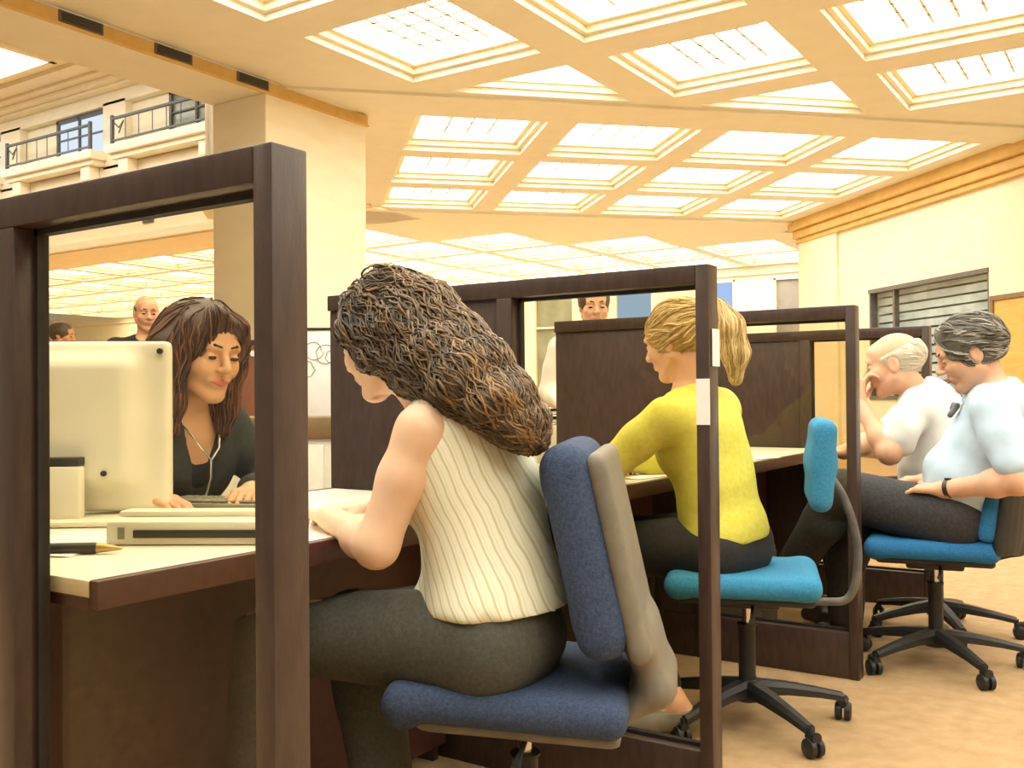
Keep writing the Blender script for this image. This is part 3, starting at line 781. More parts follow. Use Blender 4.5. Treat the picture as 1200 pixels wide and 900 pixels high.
# papers
def sheet(loc, w, d, rz, label, n=1):
    m = MB()
    g = random.Random(label)
    for k in range(n):
        a = g.uniform(-.06, .06); c, s = math.cos(a), math.sin(a)
        V = []
        for (x, y) in ((-w / 2, -d / 2), (w / 2, -d / 2), (w / 2, d / 2), (-w / 2, d / 2)): V.append((x * c - y * s, x * s + y * c))
        m.prism(V, k * .0012, k * .0012 + .001)
    o = m.build('paper_sheet', MT['paper'], smooth=None); o.location = loc; o.rotation_euler = (0, 0, rz); tag(o, label, 'paper'); return o
sheet((-.62, .80, .743), .21, .297, R(70), 'white paper under the hands of the wavy haired woman', 3)
sheet((-.86, .26, .743), .21, .297, R(20), 'white paper sheet on the nearest desk in front of the monitor', 2)
sheet((-.64, 2.16, .743), .21, .297, R(80), 'white paper sheet under the arms of the woman in yellow', 2)
sheet((-.62, 3.2, .743), .21, .297, R(75), 'white papers on the desk behind the third booth glass', 3)

# back row: credenza with a framed sketch, file cabinet with trays, opposite screen
t = empty('credenza', (-1.95, 2.15, 0), R(33))
MB().box((-.45, -.17, .03), (.45, .17, .855), .004).build('body', MT['top'], t)
MB().box((-.47, -.19, .855), (.47, .19, .94), .006).build('counter_top', MT['brown'], t)
for s in (-1, 1):
    d = MB().box((s * .22 - .2, -.185, .06), (s * .22 + .2, -.17, .83), .004).build('door', MT['top'], t)
    MB().tube([(s * .05, -.19, .5), (s * .05, -.205, .5), (s * .05, -.205, .62), (s * .05, -.19, .62)], .005, 8).build('handle', MT['chrome'], d)
MB().box((-.44, -.15, 0), (.44, .15, .03)).build('plinth', MT['dark_plastic'], t)
tag(t, 'white cabinet with thick brown top behind the wavy haired woman', 'cabinet')
t = empty('sketch_board', (-1.97, 2.10, .94), R(33))
MB().box((-.2, -.012, 0), (.2, .012, .36), .003).build('board', MT['paper'], t)
MB().box((-.205, -.016, .352), (.205, .016, .364), .002).build('top_clip', MT['dark_plastic'], t)
k = MB(); g = random.Random(3)
for j in range(7):
    cx, cz, r0 = -.12 + .04 * j + g.uniform(-.01, .01), .12 + g.uniform(-.02, .16), g.uniform(.015, .04)
    k.tube([(cx + r0 * math.cos(w) * g.uniform(.8, 1.2), -.0135, cz + r0 * math.sin(w)) for w in np.linspace(0, 6.2, 14)], .0016, 5)
k.build('pencil_lines', MT['ink'], t, smooth=None)
MB().box((-.1, .01, 0), (.1, .06, .012)).build('foot', MT['dark_plastic'], t)
tag(t, 'white board with pencil sketch loops standing on the brown topped cabinet', 'board')
t = empty('file_cabinet', (-2.25, 4.30, 0), R(33))
MB().box((-.42, -.22, .02), (.42, .22, .84), .006).build('body', MT['cream_plastic'], t)
for s in (-1, 1):
    for z in (.05, .44):
        d = MB().box((s * .21 - .195, -.235, z), (s * .21 + .195, -.22, z + .37), .004).build('drawer', MT['cream_plastic'], t)
        MB().box((s * .21 - .05, -.25, z + .28), (s * .21 + .05, -.235, z + .30), .003).build('handle', MT['chrome'], d)
tag(t, 'cream file cabinet seen through the second booth glass', 'file cabinet')
t = empty('letter_tray', (-2.20, 4.22, .84), R(33))
for z in (.012, .06, .108):
    MB().box((-.16, -.12, z), (.16, .12, z + .005)).box((-.16, .115, z), (.16, .12, z + .035)).box((-.16, -.12, z), (-.155, .12, z + .035)).box((.155, -.12, z), (.16, .12, z + .035)).build('tray', MT['dark_plastic'], t, smooth=None)
    MB().box((-.14, -.11, z + .005), (.14, .1, z + .02)).build('papers', MT['paper'], t, smooth=None)
for sx in (-1, 1):
    for sy in (-1, 1): MB().box((sx * .155 - .005, sy * .11 - .005, 0), (sx * .155 + .005, sy * .11 + .005, .115)).build('support', MT['dark_plastic'], t, smooth=None)
tag(t, 'dark stacked letter trays with white papers on the cream file cabinet', 'letter tray')
t = empty('screen_divider', (-3.85, 3.0, 0), R(33))
MB().box((-.65, -.02, .08), (.62, .02, 1.33), .004).build('panel', MT['red_brown'], t)
MB().box((-.66, -.025, 1.33), (.63, .025, 1.36), .003).build('top_rail', MT['wood'], t)
for s in (-.62, .59): MB().box((s - .02, -.18, 0), (s + .02, .18, .08), .004).build('foot', MT['metal_black'], t)
for x in (.21, .32, .43): MB().tube([(x, -.028, 1.28), (x, -.02, 1.28)], .018, 12).build('white_button', MT['paper'], t)
tag(t, 'red brown screen divider with white dots behind the woman in black', 'divider')
t = empty('wall_rail_cabinet', (-5.95, 5.0, 0), R(60))
MB().box((-.6, -.18, .02), (.6, .18, 1.30), .005).build('body', MT['top'], t)
MB().box((-.62, -.2, 1.30), (.62, .2, 1.39), .006).build('counter_top', MT['orange_wood'], t)
d = MB().box((-.57, -.192, .06), (-.01, -.18, 1.26), .003).build('door', MT['top'], t); d2 = MB().box((.01, -.192, .06), (.57, -.18, 1.26), .003).build('door', MT['top'], t)
for q, dd in ((-.05, d), (.05, d2)): MB().box((q - .006, -.205, .7), (q + .006, -.192, .82), .002).build('handle', MT['chrome'], dd)
tag(t, 'white cabinet with orange wooden top before the pillar', 'cabinet')
# computer case under the third desk
t = empty('computer_tower', (-.585, 2.90, 0), R(0))
MB().box((-.2, -.09, .01), (.2, .09, .42), .006).build('case', MT['shell'], t)
MB().box((.2, -.08, .03), (.208, .08, .40), .003).build('front_panel', MT['metal_grey'], t)
MB().box((.208, -.06, .33), (.212, .06, .35)).build('disc_slot', MT['dark_plastic'], t)
MB().box((-.18, -.08, 0), (.18, .08, .01)).build('foot', MT['metal_black'], t)
tag(t, 'taupe computer tower on the carpet under the third desk', 'computer')

# ================================================================== people
UP = A3(0, 0, 1)
def lerp(a, b, t): return np.asarray(a, float) * (1 - t) + np.asarray(b, float) * t
def rotv(v, axis, ang):
    axis = unit(axis); v = np.asarray(v, float); c, s = math.cos(ang), math.sin(ang)
    return v * c + np.cross(axis, v) * s + axis * np.dot(axis, v) * (1 - c)
def yaw(a):   # facing, measured from -X turning towards the camera side (-Y)
    return A3(-math.cos(a), -math.sin(a), 0)

class Body:
    def __init__(s, pelvis, neck, f, girth=1.0, shw=.17, bust=0.0, belly=0.0, head=None, hf=None, hroll=0.0, hpitch=0.0, hs=1.0, curve=.02, chest=1.0):
        s.P, s.N = np.asarray(pelvis, float), np.asarray(neck, float); s.g = girth; s.bust = bust; s.belly_ = belly; s.chest = chest
        s.u = unit(s.N - s.P); s.l = unit(np.cross(s.u, f)); s.f = np.cross(s.l, s.u); s.ax = [s.l, s.f, s.u]
        s.curve = curve
        s.shw = shw; top = s.N - s.u * .055 - s.f * .0
        s.sh = {+1: top + s.l * shw, -1: top - s.l * shw}
        s.hip = {+1: s.P + s.l * .085 * girth - s.u * .02, -1: s.P - s.l * .085 * girth - s.u * .02}
        s.H = np.asarray(head, float); f0 = unit(hf); l0 = unit(np.cross(UP, f0)); u0 = UP
        f1 = rotv(f0, l0, hpitch); u1 = rotv(u0, l0, hpitch)      # positive pitch looks down
        s.hf, s.hl, s.hu = f1, rotv(l0, f1, hroll), rotv(u1, f1, hroll); s.hax = [s.hl, s.hf, s.hu]; s.hs = hs
        s.arm = {}; s.leg = {}; s.hand = {}; s.fine = []
    def at(s, t, f=0.0, l=0.0): return lerp(s.P, s.N, t) + s.f * (f - s.curve * math.sin(PI * t)) + s.l * l
    def hp(s, l, f, u): return s.H + s.hs * (s.hl * l + s.hf * f + s.hu * u)
    # --- trunk, grown by e
    def trunk(s, S, e=0.0, pelvis=True, sh=1.0, k=.05, low=-.02):
        g = s.g
        if pelvis: S.ell(s.at(low), (.165 * g + e, .118 * g + e, .12 + e), s.ax, k)
        S.ell(s.at(.28, .012 + s.belly_ * .4), (.145 * g + s.belly_ * .3 + e, .105 * g + s.belly_ * .5 + e, .13 + e), s.ax, k)
        S.ell(s.at(.48, .006 + s.belly_ * .2), (.140 * g + s.belly_ * .2 + e, .100 * g + s.belly_ * .3 + e, .13 + e), s.ax, k)
        S.ell(s.at(.72, .006), (.155 * s.chest + e, .108 * s.chest + e, .15 + e), s.ax, k)
        w = s.shw * sh
        S.cone(s.N - s.u * .065 + s.l * w * .95, s.N - s.u * .045, .048 + e, .062 + e, k); S.cone(s.N - s.u * .065 - s.l * w * .95, s.N - s.u * .045, .048 + e, .062 + e, k)
        if s.bust:
            for q in (-1, 1): S.ell(s.at(.66, .085, q * .068), (.058 + e, .052 * s.bust + e, .060 + e), s.ax, .035)
        return S
    def armops(s, S, side, e=0.0, t1=2.0, k=.025, r=(.050, .040, .036, .025), cap=True):
        """t1: 0..1 upper arm, 1..2 forearm"""
        a, b, c = s.sh[side], s.arm[side][0], s.arm[side][1]; g = .5 + .5 * s.g
        r = [v * g for v in r]
        t = min(t1, 1); S.cone(a, lerp(a, b, t), r[0] + e, r[0] + (r[1] - r[0]) * t + e, k)
        if t > .4: S.ell(lerp(a, b, .42), A3(1, 1, 1) * (r[0] * .92 + e), None, k)
        if t1 > 1:
            t = t1 - 1; m = lerp(b, c, .3); S.cone(b, lerp(b, c, t), r[2] + e, r[2] + (r[3] - r[2]) * t + e, k)
            if t > .3: S.ell(m, A3(1, 1, 1) * (r[2] * 1.08 + e), None, k)
        return S
    def legops(s, S, side, e=0.0, t1=2.0, k=.035, r=(.088, .060, .056, .036)):
        a, (b, c, d) = s.hip[side], s.leg[side]; g = .4 + .6 * s.g
        S.cone(a, lerp(a, b, min(t1, 1)), r[0] * g + e, (r[0] + (r[1] - r[0]) * min(t1, 1)) * g + e, k)
        if t1 > 1:
            t = t1 - 1; S.cone(b, lerp(b, c, t), r[2] * g + e, (r[2] + (r[3] - r[2]) * t) * g + e, k)
            back = unit(np.cross(np.cross(c - b, a - b), c - b)); S.ell(lerp(b, c, .32) + back * .016, A3(1, 1, 1) * (.056 * g + e), None, k)
        return S
    def foot(s, S, side, e=0.0, k=.02):
        c, d = s.leg[side][1], s.leg[side][2]; d = unit(d); heel = c - UP * .045 - d * .03
        S.cone(heel, c + d * .10 - UP * .052, .034 + e, .032 + e, k); S.cone(c + d * .09 - UP * .055, c + d * .165 - UP * .058, .034 + e, .022 + e, k); S.cone(c, heel, .034 + e, .034 + e, k)
        return S
    # --- head and neck
    def headops(s, S):
        h = s.hs; p = s.hp; ax = s.hax; E = lambda l, f, u, r, k=.012, sub=False: S.ell(p(l, f, u), A3(*r) * h, ax, k * h, sub)
        C = lambda a, b, ra, rb, k=.012: S.cone(p(*a), p(*b), ra * h, rb * h, k * h)
        S.cone(s.N - s.u * .04, p(0, -.022, -.055), .058, .050 * h, .03)
        E(0, -.014, .030, (.073, .092, .083), .02); E(0, .022, -.025, (.060, .066, .080), .025)
        E(0, .050, .045, (.056, .038, .042), .02)
        for q in (-1, 1):
            C((q * .054, .0, -.048), (q * .016, .062, -.092), .018, .017, .02)
            E(q * .036, .060, -.022, (.026, .026, .028), .02)
        E(0, .064, -.094, (.022, .020, .017), .015)
        C((-.036, .078, .026), (.036, .078, .026), .013, .013, .012)
        for q in (-1, 1):
            E(q * .031, .094, .008, (.019, .016, .0125), .012, True)
            E(q * .031, .076, .004, (.0155, .0135, .012), .004)
        C((0, .086, .018), (0, .108, -.020), .0075, .0105, .010); E(0, .106, -.024, (.011, .011, .009), .006)
        for q in (-1, 1): E(q * .011, .097, -.026, (.008, .010, .007), .006)
        E(0, .076, -.056, (.030, .017, .016), .012)
        for q in (-1, 1):
            E(q * .073, -.006, -.002, (.010, .020, .031), .008); E(q * .082, -.0, .001, (.004, .011, .019), .006, True)
        s.fine.append((s.H - .15, s.H + .15))
        return S
    def set_hand(s, S, side, d, n, thumb, curl=(.35, .5, .4), sc=1.0, spread=.1, fing=None):
        w = s.arm[side][1]; d = unit(d); n = unit(n - d * np.dot(n, d)); t = np.cross(d, n); t = t * (1 if np.dot(t, thumb) > 0 else -1)
        fl = [(.040, .024, .020), (.044, .028, .022), (.041, .026, .021), (.032, .020, .018)]; off = [.030, .010, -.010, -.028]
        rr = [.0088, .0090, .0086, .0076]
        for i in range(4):
            kn = w + sc * (d * (.088 - .004 * abs(i - 1.2)) + t * off[i])
            S.cone(w + sc * (d * .012 + t * off[i] * .5), kn, .0145 * sc, .0115 * sc, .012)
            a = kn; cd = unit(d + t * spread * off[i] * 25 * .3); ax = np.cross(cd, n)
            c_ = fing[i] if fing else curl
            for j in range(3):
                cd = rotv(cd, ax, c_[j]); b = a + cd * fl[i][j] * sc; q = 1 - .12 * j
                S.cone(a, b, rr[i] * q * sc, rr[i] * (q - .1) * sc, .004); a = b
        S.cone(w - d * .01, w + d * .03 * sc, .024 * sc, .019 * sc, .015)
        a = w + sc * (d * .022 + t * .020 + n * .004); td = unit(d * .75 + t * .75 + n * .3)
        for j, (L, r) in enumerate(((.044, .0125), (.030, .0098), (.024, .0085))):
            b = a + td * L * sc; S.cone(a, b, r * sc, r * .88 * sc, .006); a = b; td = unit(rotv(td, np.cross(td, d), .28) + n * .08)
        c = w + d * .075 * sc; s.fine.append((c - .105, c + .105))
    def build_body(s, S, mat, label, base, h=.0075, hf=.0035, extra=None):
        parts = [S.mesh(h, None, s.fine)] + [S.mesh(hf, b, [x for x in s.fine[:i]]) for i, b in enumerate(s.fine)]
        V, Q = join([(relax(v, q, 1, .4), q) for v, q in parts])
        o = link_mesh('person', V - base, Q, mat, None, 'all'); o.location = base
        tag(o, label, 'person'); s.root = o; s.base = np.asarray(base, float); return o
    def cloth(s, name, S, mat, h=.009, wr=(.003, 30, 1), rel=2):
        return soft(name, S, h, mat, s.root, s.base, wr=wr, rel=rel)
    def face(s, brow, lips, eyes=True, closed=False):
        for q in (-1, 1):
            if eyes:
                S = Sdf().ell(s.hp(q * .031, .0855, .0025), A3(.0115, .0055, .0035 if closed else .0055) * s.hs, s.hax, .002)
                soft('eye', S, .0018, MT['eye'], s.root, s.base, rel=1)
            S = Sdf().cone(s.hp(q * .014, .0925, .030), s.hp(q * .032, .0885, .034), .0028 * s.hs, .0032 * s.hs, .004).cone(s.hp(q * .032, .0885, .034), s.hp(q * .047, .0735, .027), .0032 * s.hs, .002 * s.hs, .004)
            soft('eyebrow', S, .002, brow, s.root, s.base)
        S = Sdf()
        for q in (-1, 1):
            S.cone(s.hp(0, .0945, -.0520), s.hp(q * .025, .0855, -.056), .0046 * s.hs, .0026 * s.hs, .003); S.cone(s.hp(0, .0935, -.0605), s.hp(q * .023, .0855, -.0565), .0052 * s.hs, .0026 * s.hs, .003)
        soft('lips', S, .0018, lips, s.root, s.base)

def strands(V, Q, flow, n, steps, dl, amp, freq, r, lift=.003, seed=1, pick=None, tone=lambda p, u: u, spread=.006):
    """thin locks following a flow over a hair volume"""
    g = np.random.default_rng(seed); N = normals(V, Q)
    kd = kdtree.KDTree(len(V))
    for i, v in enumerate(V): kd.insert(v, i)
    kd.balance()
    mb = MB(); tn = []
    idx = np.arange(len(V)) if pick is None else np.where(pick(V, N))[0]
    for q in range(n):
        i = int(g.choice(idx)); p = V[i].copy(); pts = []; ph = g.random() * 6.28; ph2 = g.random() * 6.28; u = g.random(); am = amp * (.5 + g.random()); fr = freq * (.7 + .6 * g.random()); lf = lift * (.2 + 1.6 * g.random())
        m = int(steps * (.6 + .5 * g.random()))
        for j in range(m):
            _, i, _ = kd.find(p); nn = N[i]; f = flow(V[i]); f = f - nn * np.dot(f, nn)
            if np.linalg.norm(f) < 1e-3: break
            f = unit(f); b = np.cross(nn, f)
            pts.append(V[i] + nn * (lf + am * .35 * math.sin(fr * 1.3 * j * dl + ph2)) + b * am * math.sin(fr * j * dl + ph)); p = V[i] + f * dl
        if len(pts) < 4: continue
        k0 = len(mb.V); R0 = r * (.6 + .8 * g.random())
        mb.tube(pts, [R0 * (.35 + .65 * min(1, 4 * (1 - k / (len(pts) - 1)), .4 + 3 * k / len(pts))) for k in range(len(pts))], 5, caps=False)
        tn += [tone(mb.V[k], u) for k in range(k0, len(mb.V))]
    return mb, tn

def hair_obj(B, name, S, mat, h=.008, wr=None, flow=None, n=0, steps=18, dl=.012, amp=.004, freq=90, r=.0028, lift=.003, seed=1, tone0=.35, tone=lambda p, u: u * .7 + .05, pick=None, rel=1):
    V, Q = S.mesh(h); V = relax(V, Q, rel)
    if wr: V = wrinkle(V, Q, *wr)
    t = [tone(v, tone0) for v in V]; F = [tuple(q) for q in Q]; VV = [tuple(v) for v in V]
    if n:
        mb, tn = strands(V, Q, flow, n, steps, dl, amp, freq, r, lift, seed, pick, tone)
        k = len(VV); VV += mb.V; F += [tuple(i + k for i in f) for f in mb.F]; t = list(t) + tn
    return link_mesh(name, np.array(VV) - B.base, F, mat, B.root, 'all', tone=np.clip(np.array(t, float), 0, 1))

def skull(B, S, e=.012, k=.02, dz=0.0):
    h = B.hs; S.ell(B.hp(0, -.018, .034 + dz), A3(.075 + e, .094 + e, .083 + e) * h, B.hax, k); return S
def nofront(B, S, f=.105, u=-.045, r=(.066, .06, .088), k=.015):
    S.ell(B.hp(0, f, u), A3(*r) * B.hs, B.hax, k, True); return S

def seat_person(B, side_specs): pass

# ---------------------------------------------------------------- 1. woman with long wavy hair, first booth
f = yaw(R(14))
B = Body((-.19, .735, .575), (-.300, .725, 1.005), f, girth=.98, shw=.155, bust=.9, head=(-.436, .70, 1.132), hf=yaw(R(2)), hpitch=.30, hs=.98, curve=.03)
B.arm = {+1: (A3(-.315, .525, .745), A3(-.525, .625, .772)), -1: (A3(-.43, .93, .775), A3(-.56, .79, .772))}
B.leg = {+1: (A3(-.62, .56, .545), A3(-.69, .52, .105), A3(-.45, -.9, 0)), -1: (A3(-.56, .74, .52), A3(-.39, .66, .115), A3(-.9, -.25, 0))}
S = Sdf(); B.trunk(S)
for q in (-1, 1): B.armops(S, q, r=(.047, .040, .038, .0255)); B.legops(S, q); B.foot(S, q)
B.headops(S)
B.set_hand(S, +1, A3(-.8, .55, .02), A3(0, 0, -1), A3(0, 1, .2), curl=(.35, .5, .4), sc=.95)
B.set_hand(S, -1, A3(-.9, -.4, .0), A3(0, .1, -1), A3(0, -1, .2), curl=(.5, .7, .5), sc=.95)
B.build_body(S, MT['skin_l'], 'seated woman with long wavy brown hair, cream sleeveless blouse and grey trousers', A3(-.15, .76, 0))
B.face(MT['brow_d'], MT['lips_m'], closed=True)
S = Sdf(); B.trunk(S, .016, sh=.72, low=-.03); S.ell(B.at(.05, -.0), (.172, .135, .15), B.ax, .05)
S.ell(B.at(.02, .10), (.13, .10, .09), B.ax, .05); S.cut(A3(-.19, .735, .615), unit(A3(.0, 0, -1))); S.ell(B.N + B.u * .05 + B.f * .05, A3(.095, .095, .09), None, .02, True)
# side slit of the blouse
sl = A3(-.085, .555, .695)
S.cone(sl, sl + A3(.0, .0, -.10), .010, .052, .004, True)
B.cloth('blouse', S, MT['blouse'], .008, (.0045, 26, 4))
S = Sdf(); B.trunk(S, .004, sh=.5, k=.04, low=-.05); S.ops = S.ops[:2]; S.cut(B.at(.28), B.u)
for q in (-1, 1): B.legops(S, q, .012, 1.93, r=(.092, .066, .062, .050))
B.cloth('trousers', S, MT['trouser_g'], .009, (.004, 24, 2))
for q in (-1, 1):
    S = Sdf(); B.foot(S, q, .006); S.cut(B.leg[q][1] - UP * .005, UP); B.cloth('shoe', S, MT['shoe'], .007, None)
S = Sdf(); skull(B, S, .016); nofront(B, S, .112, -.050, (.078, .072, .106))
for q in (-1, 1): S.cone(B.hp(q * .070, .018, .045), B.hp(q * .076, -.030, -.035), .030, .036, .03); S.cone(B.hp(q * .076, -.03, -.035), B.hp(q * .060, -.085, -.075), .036, .045, .03)
S.cone(B.hp(0, -.045, .035), B.hp(0, -.105, -.035), .092, .088, .04)
tail = [B.hp(0, -.09, -.015), A3(-.26, .68, 1.085), A3(-.19, .665, 1.045), A3(-.12, .665, .995), A3(-.075, .675, .945)]
for a, b, ra, rb in zip(tail[:-1], tail[1:], (.088, .080, .070, .052), (.080, .070, .052, .024)):
    S.cone(a, b, ra, rb, .03); S.cone(a + A3(.01, -.045, -.0), b + A3(0, -.035, -.0), ra * .72, rb * .72, .03); S.cone(a + A3(0, .04, 0), b + A3(0, .03, 0), ra * .7, rb * .7, .03)
top = B.hp(.012, .03, .125); fl_dir = unit(tail[-1] - tail[0])
def flow(p):
    d1 = unit(p - top); w = np.clip(np.dot(p - B.hp(0, .0, .0), fl_dir) / .10, 0, 1)
    return (1 - w) * (.55 * d1 + .25 * -UP + .45 * -B.hf) + w * (fl_dir + .25 * unit(tail[-1] - p))
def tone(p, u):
    p = np.asarray(p); s = np.dot(p - B.H, np.cross(B.l, fl_dir) * -1) ; k = np.clip((np.dot(p - B.H, B.hax[2]) * .5 + np.dot(p - B.H, -B.hf)) * 1.5, 0, .42)  # lighter towards crown and back: light falling there is put in the colour
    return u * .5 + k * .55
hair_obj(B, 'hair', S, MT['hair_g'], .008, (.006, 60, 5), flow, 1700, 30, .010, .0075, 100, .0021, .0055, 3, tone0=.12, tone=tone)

# ---------------------------------------------------------------- 2. woman in black behind the first desk
f = -yaw(R(4))
B = Body((-1.42, .84, .565), (-1.265, .845, .99), f, girth=1.0, shw=.165, bust=.95, head=(-1.185, .845, 1.135), hf=unit(A3(.97, -.10, 0)), hpitch=.20, hroll=-.05, hs=1.05, curve=.02)
B.arm = {+1: (A3(-1.19, 1.08, .775), A3(-1.035, .875, .785)), -1: (A3(-1.27, .60, .79), A3(-1.11, .60, .785))}
B.leg = {+1: (A3(-.99, .95, .535), A3(-1.03, .95, .10), A3(1, 0, 0)), -1: (A3(-.99, .74, .535), A3(-1.03, .74, .10), A3(1, 0, 0))}
S = Sdf(); B.trunk(S)
for q in (-1, 1): B.armops(S, q); B.legops(S, q); B.foot(S, q)
B.headops(S)
B.set_hand(S, +1, A3(.6, -.8, -.02), A3(0, 0, -1), A3(0, -1, .2), curl=(.3, .4, .3), sc=.95)
B.set_hand(S, -1, A3(.9, .15, -.02), A3(0, 0, -1), A3(0, 1, .2), curl=(.3, .4, .3), sc=.95)
B.build_body(S, MT['skin_m'], 'woman with dark auburn hair and charcoal blazer sitting behind the nearest desk, looking down', A3(-1.42, .84, 0))
B.face(MT['brow_d'], MT['lips'])
S = Sdf(); B.trunk(S, .020, low=-.03)
for q in (-1, 1): B.armops(S, q, .014, 1.93)
S.cut(B.at(-.2), -B.u)
S.cone(B.at(1.0, .12), B.at(.55, .17), .052, .03, .012, True); S.cone(B.at(.98, .06), B.at(.86, .13), .068, .05, .012, True)
B.cloth('blazer', S, MT['blazer'], .008, (.004, 26, 3))
S = Sdf(); B.trunk(S, .009, pelvis=False, sh=.6); S.cut(B.at(.0), -B.u); S.ell(B.at(1.0, .08), A3(.075, .075, .12), None, .02, True)
B.cloth('knit_top', S, MT['black_top'], .009, None)
S = Sdf(); B.trunk(S, .0, low=-.07); S.ops = S.ops[:1]
for q in (-1, 1): B.legops(S, q, .012, 1.93)
B.cloth('trousers', S, MT['trouser_k'], .011, None)
for q in (-1, 1):
    S = Sdf(); B.foot(S, q, .006); S.cut(B.leg[q][1] - UP * .005, UP); B.cloth('shoe', S, MT['shoe'], .009, None)
m = MB(); c0 = B.at(.80, .150)
for q in (-1, 1): m.tube([B.at(1.0, .03, q * .06), B.at(.93, .10, q * .05), B.at(.86, .136, q * .028), c0], .0028, 6)
m.tube([c0, B.at(.70, .168), B.at(.58, .168)], [.003, .0036, .003], 6); m.tube([B.at(.59, .168), B.at(.56, .17), B.at(.54, .17)], [.004, .007, .004], 8)
m.V = [tuple(np.array(v) - B.base) for v in m.V]; m.build('necklace', MT['silver'], B.root)
S = Sdf(); skull(B, S, .020); nofront(B, S, .112, -.045, (.064, .075, .120))
for q in (-1, 1):
    S.cone(B.hp(q * .064, .035, .070), B.hp(q * .082, .010, -.02), .028, .032, .03); S.cone(B.hp(q * .082, .01, -.02), B.hp(q * .080, .010, -.13), .034, .030, .03); S.cone(B.hp(q * .082, .01, -.12), B.hp(q * .072, .03, -.185), .034, .018, .03)
    S.cone(B.hp(q * .07, -.04, .0), B.hp(q * .075, -.05, -.15), .055, .045, .03)
S.cone(B.hp(0, -.06, .03), B.hp(0, -.075, -.14), .085, .06, .04)
S.cone(B.hp(-.025, .065, .105), B.hp(.050, .072, .078), .018, .014, .02); S.cone(B.hp(.050, .072, .078), B.hp(.078, .045, .02), .016, .016, .02); S.cone(B.hp(-.025, .065, .105), B.hp(-.062, .062, .055), .018, .015, .02)
top = B.hp(-.02, .02, .13)
def flow(p): 
    w = np.clip(np.dot(B.hp(0, 0, .05) - p, UP) / .08, 0, 1); return unit(p - top) * (1 - w) + -UP * (.4 + .6 * w)
hair_obj(B, 'hair', S, MT['hair_c'], .007, (.003, 60, 5), flow, 600, 22, .009, .003, 60, .0026, .002, 3, tone0=.15)

# ---------------------------------------------------------------- 3. blonde woman in yellow, second booth
f = yaw(R(-8))
B = Body((-.235, 2.07, .565), (-.345, 2.055, 1.015), f, girth=.96, shw=.165, bust=.9, head=(-.385, 2.05, 1.185), hf=yaw(R(-4)), hpitch=.28, hs=1.03, curve=.02)
B.arm = {+1: (A3(-.545, 1.83, .775), A3(-.60, 2.06, .775)), -1: (A3(-.52, 2.30, .775), A3(-.65, 2.10, .80))}
B.leg = {+1: (A3(-.63, 1.96, .535), A3(-.31, 1.83, .115), A3(-.7, -.7, 0)), -1: (A3(-.64, 2.15, .535), A3(-.52, 2.10, .10), A3(-1, .1, 0))}
S = Sdf(); B.trunk(S)
for q in (-1, 1): B.armops(S, q); B.legops(S, q); B.foot(S, q)
B.headops(S)
B.set_hand(S, +1, A3(-.25, .95, .0), A3(0, 0, -1), A3(-1, 0, .2), curl=(.3, .45, .35), sc=.95)
B.set_hand(S, -1, A3(-.5, -.85, -.05), A3(0, 0, -1), A3(-1, 0, .2), curl=(.4, .6, .4), sc=.95)
B.build_body(S, MT['skin_p'], 'blonde woman in a lime yellow sweater and black trousers, seated with her back turned', A3(-.22, 2.07, 0))
B.face(MT['hair_b'], MT['lips_m'], closed=True)
S = Sdf(); B.trunk(S, .012, low=.02)
for q in (-1, 1): B.armops(S, q, .012, 1.82)
S.cut(B.at(-.04), -B.u); S.ell(B.N + B.u * .03 + B.f * .03, A3(.078, .078, .06), None, .015, True)
B.cloth('sweater', S, MT['sweater'], .009, (.004, 28, 6))
S = Sdf(); B.trunk(S, .004, low=-.05); S.ops = S.ops[:1]
for q in (-1, 1): B.legops(S, q, .014, 1.90)
B.cloth('trousers', S, MT['trouser_k'], .010, (.004, 24, 2))
for q in (-1, 1):
    S = Sdf(); B.foot(S, q, .007); S.cut(B.leg[q][1] - UP * .02, UP); B.cloth('shoe', S, MT['shoe_g'], .007, None)
S = Sdf(); skull(B, S, .015); nofront(B, S, .112, -.055, (.072, .070, .098)); S.ell(B.hp(0, -.03, -.125), A3(.10, .10, .055), B.hax, .02, True)
S.cone(B.hp(0, -.10, .045), B.hp(-.01, -.135, .04), .045, .048, .02)
pt = [B.hp(-.01, -.135, .05), B.hp(-.02, -.165, -.01), B.hp(-.025, -.165, -.09), B.hp(-.03, -.14, -.16)]
for a, b, ra, rb in zip(pt[:-1], pt[1:], (.042, .046, .040), (.046, .040, .018)): S.cone(a, b, ra, rb, .02)
knot = B.hp(-.01, -.125, .045)
def flow(p):
    if np.dot(p - knot, -B.hf) > .015: return unit(pt[-1] - p) + -UP * .4
    return unit(knot - p)
hair_obj(B, 'hair', S, MT['hair_b'], .007, (.002, 60, 5), flow, 600, 20, .009, .0025, 60, .0024, .002, 4, tone0=.3)

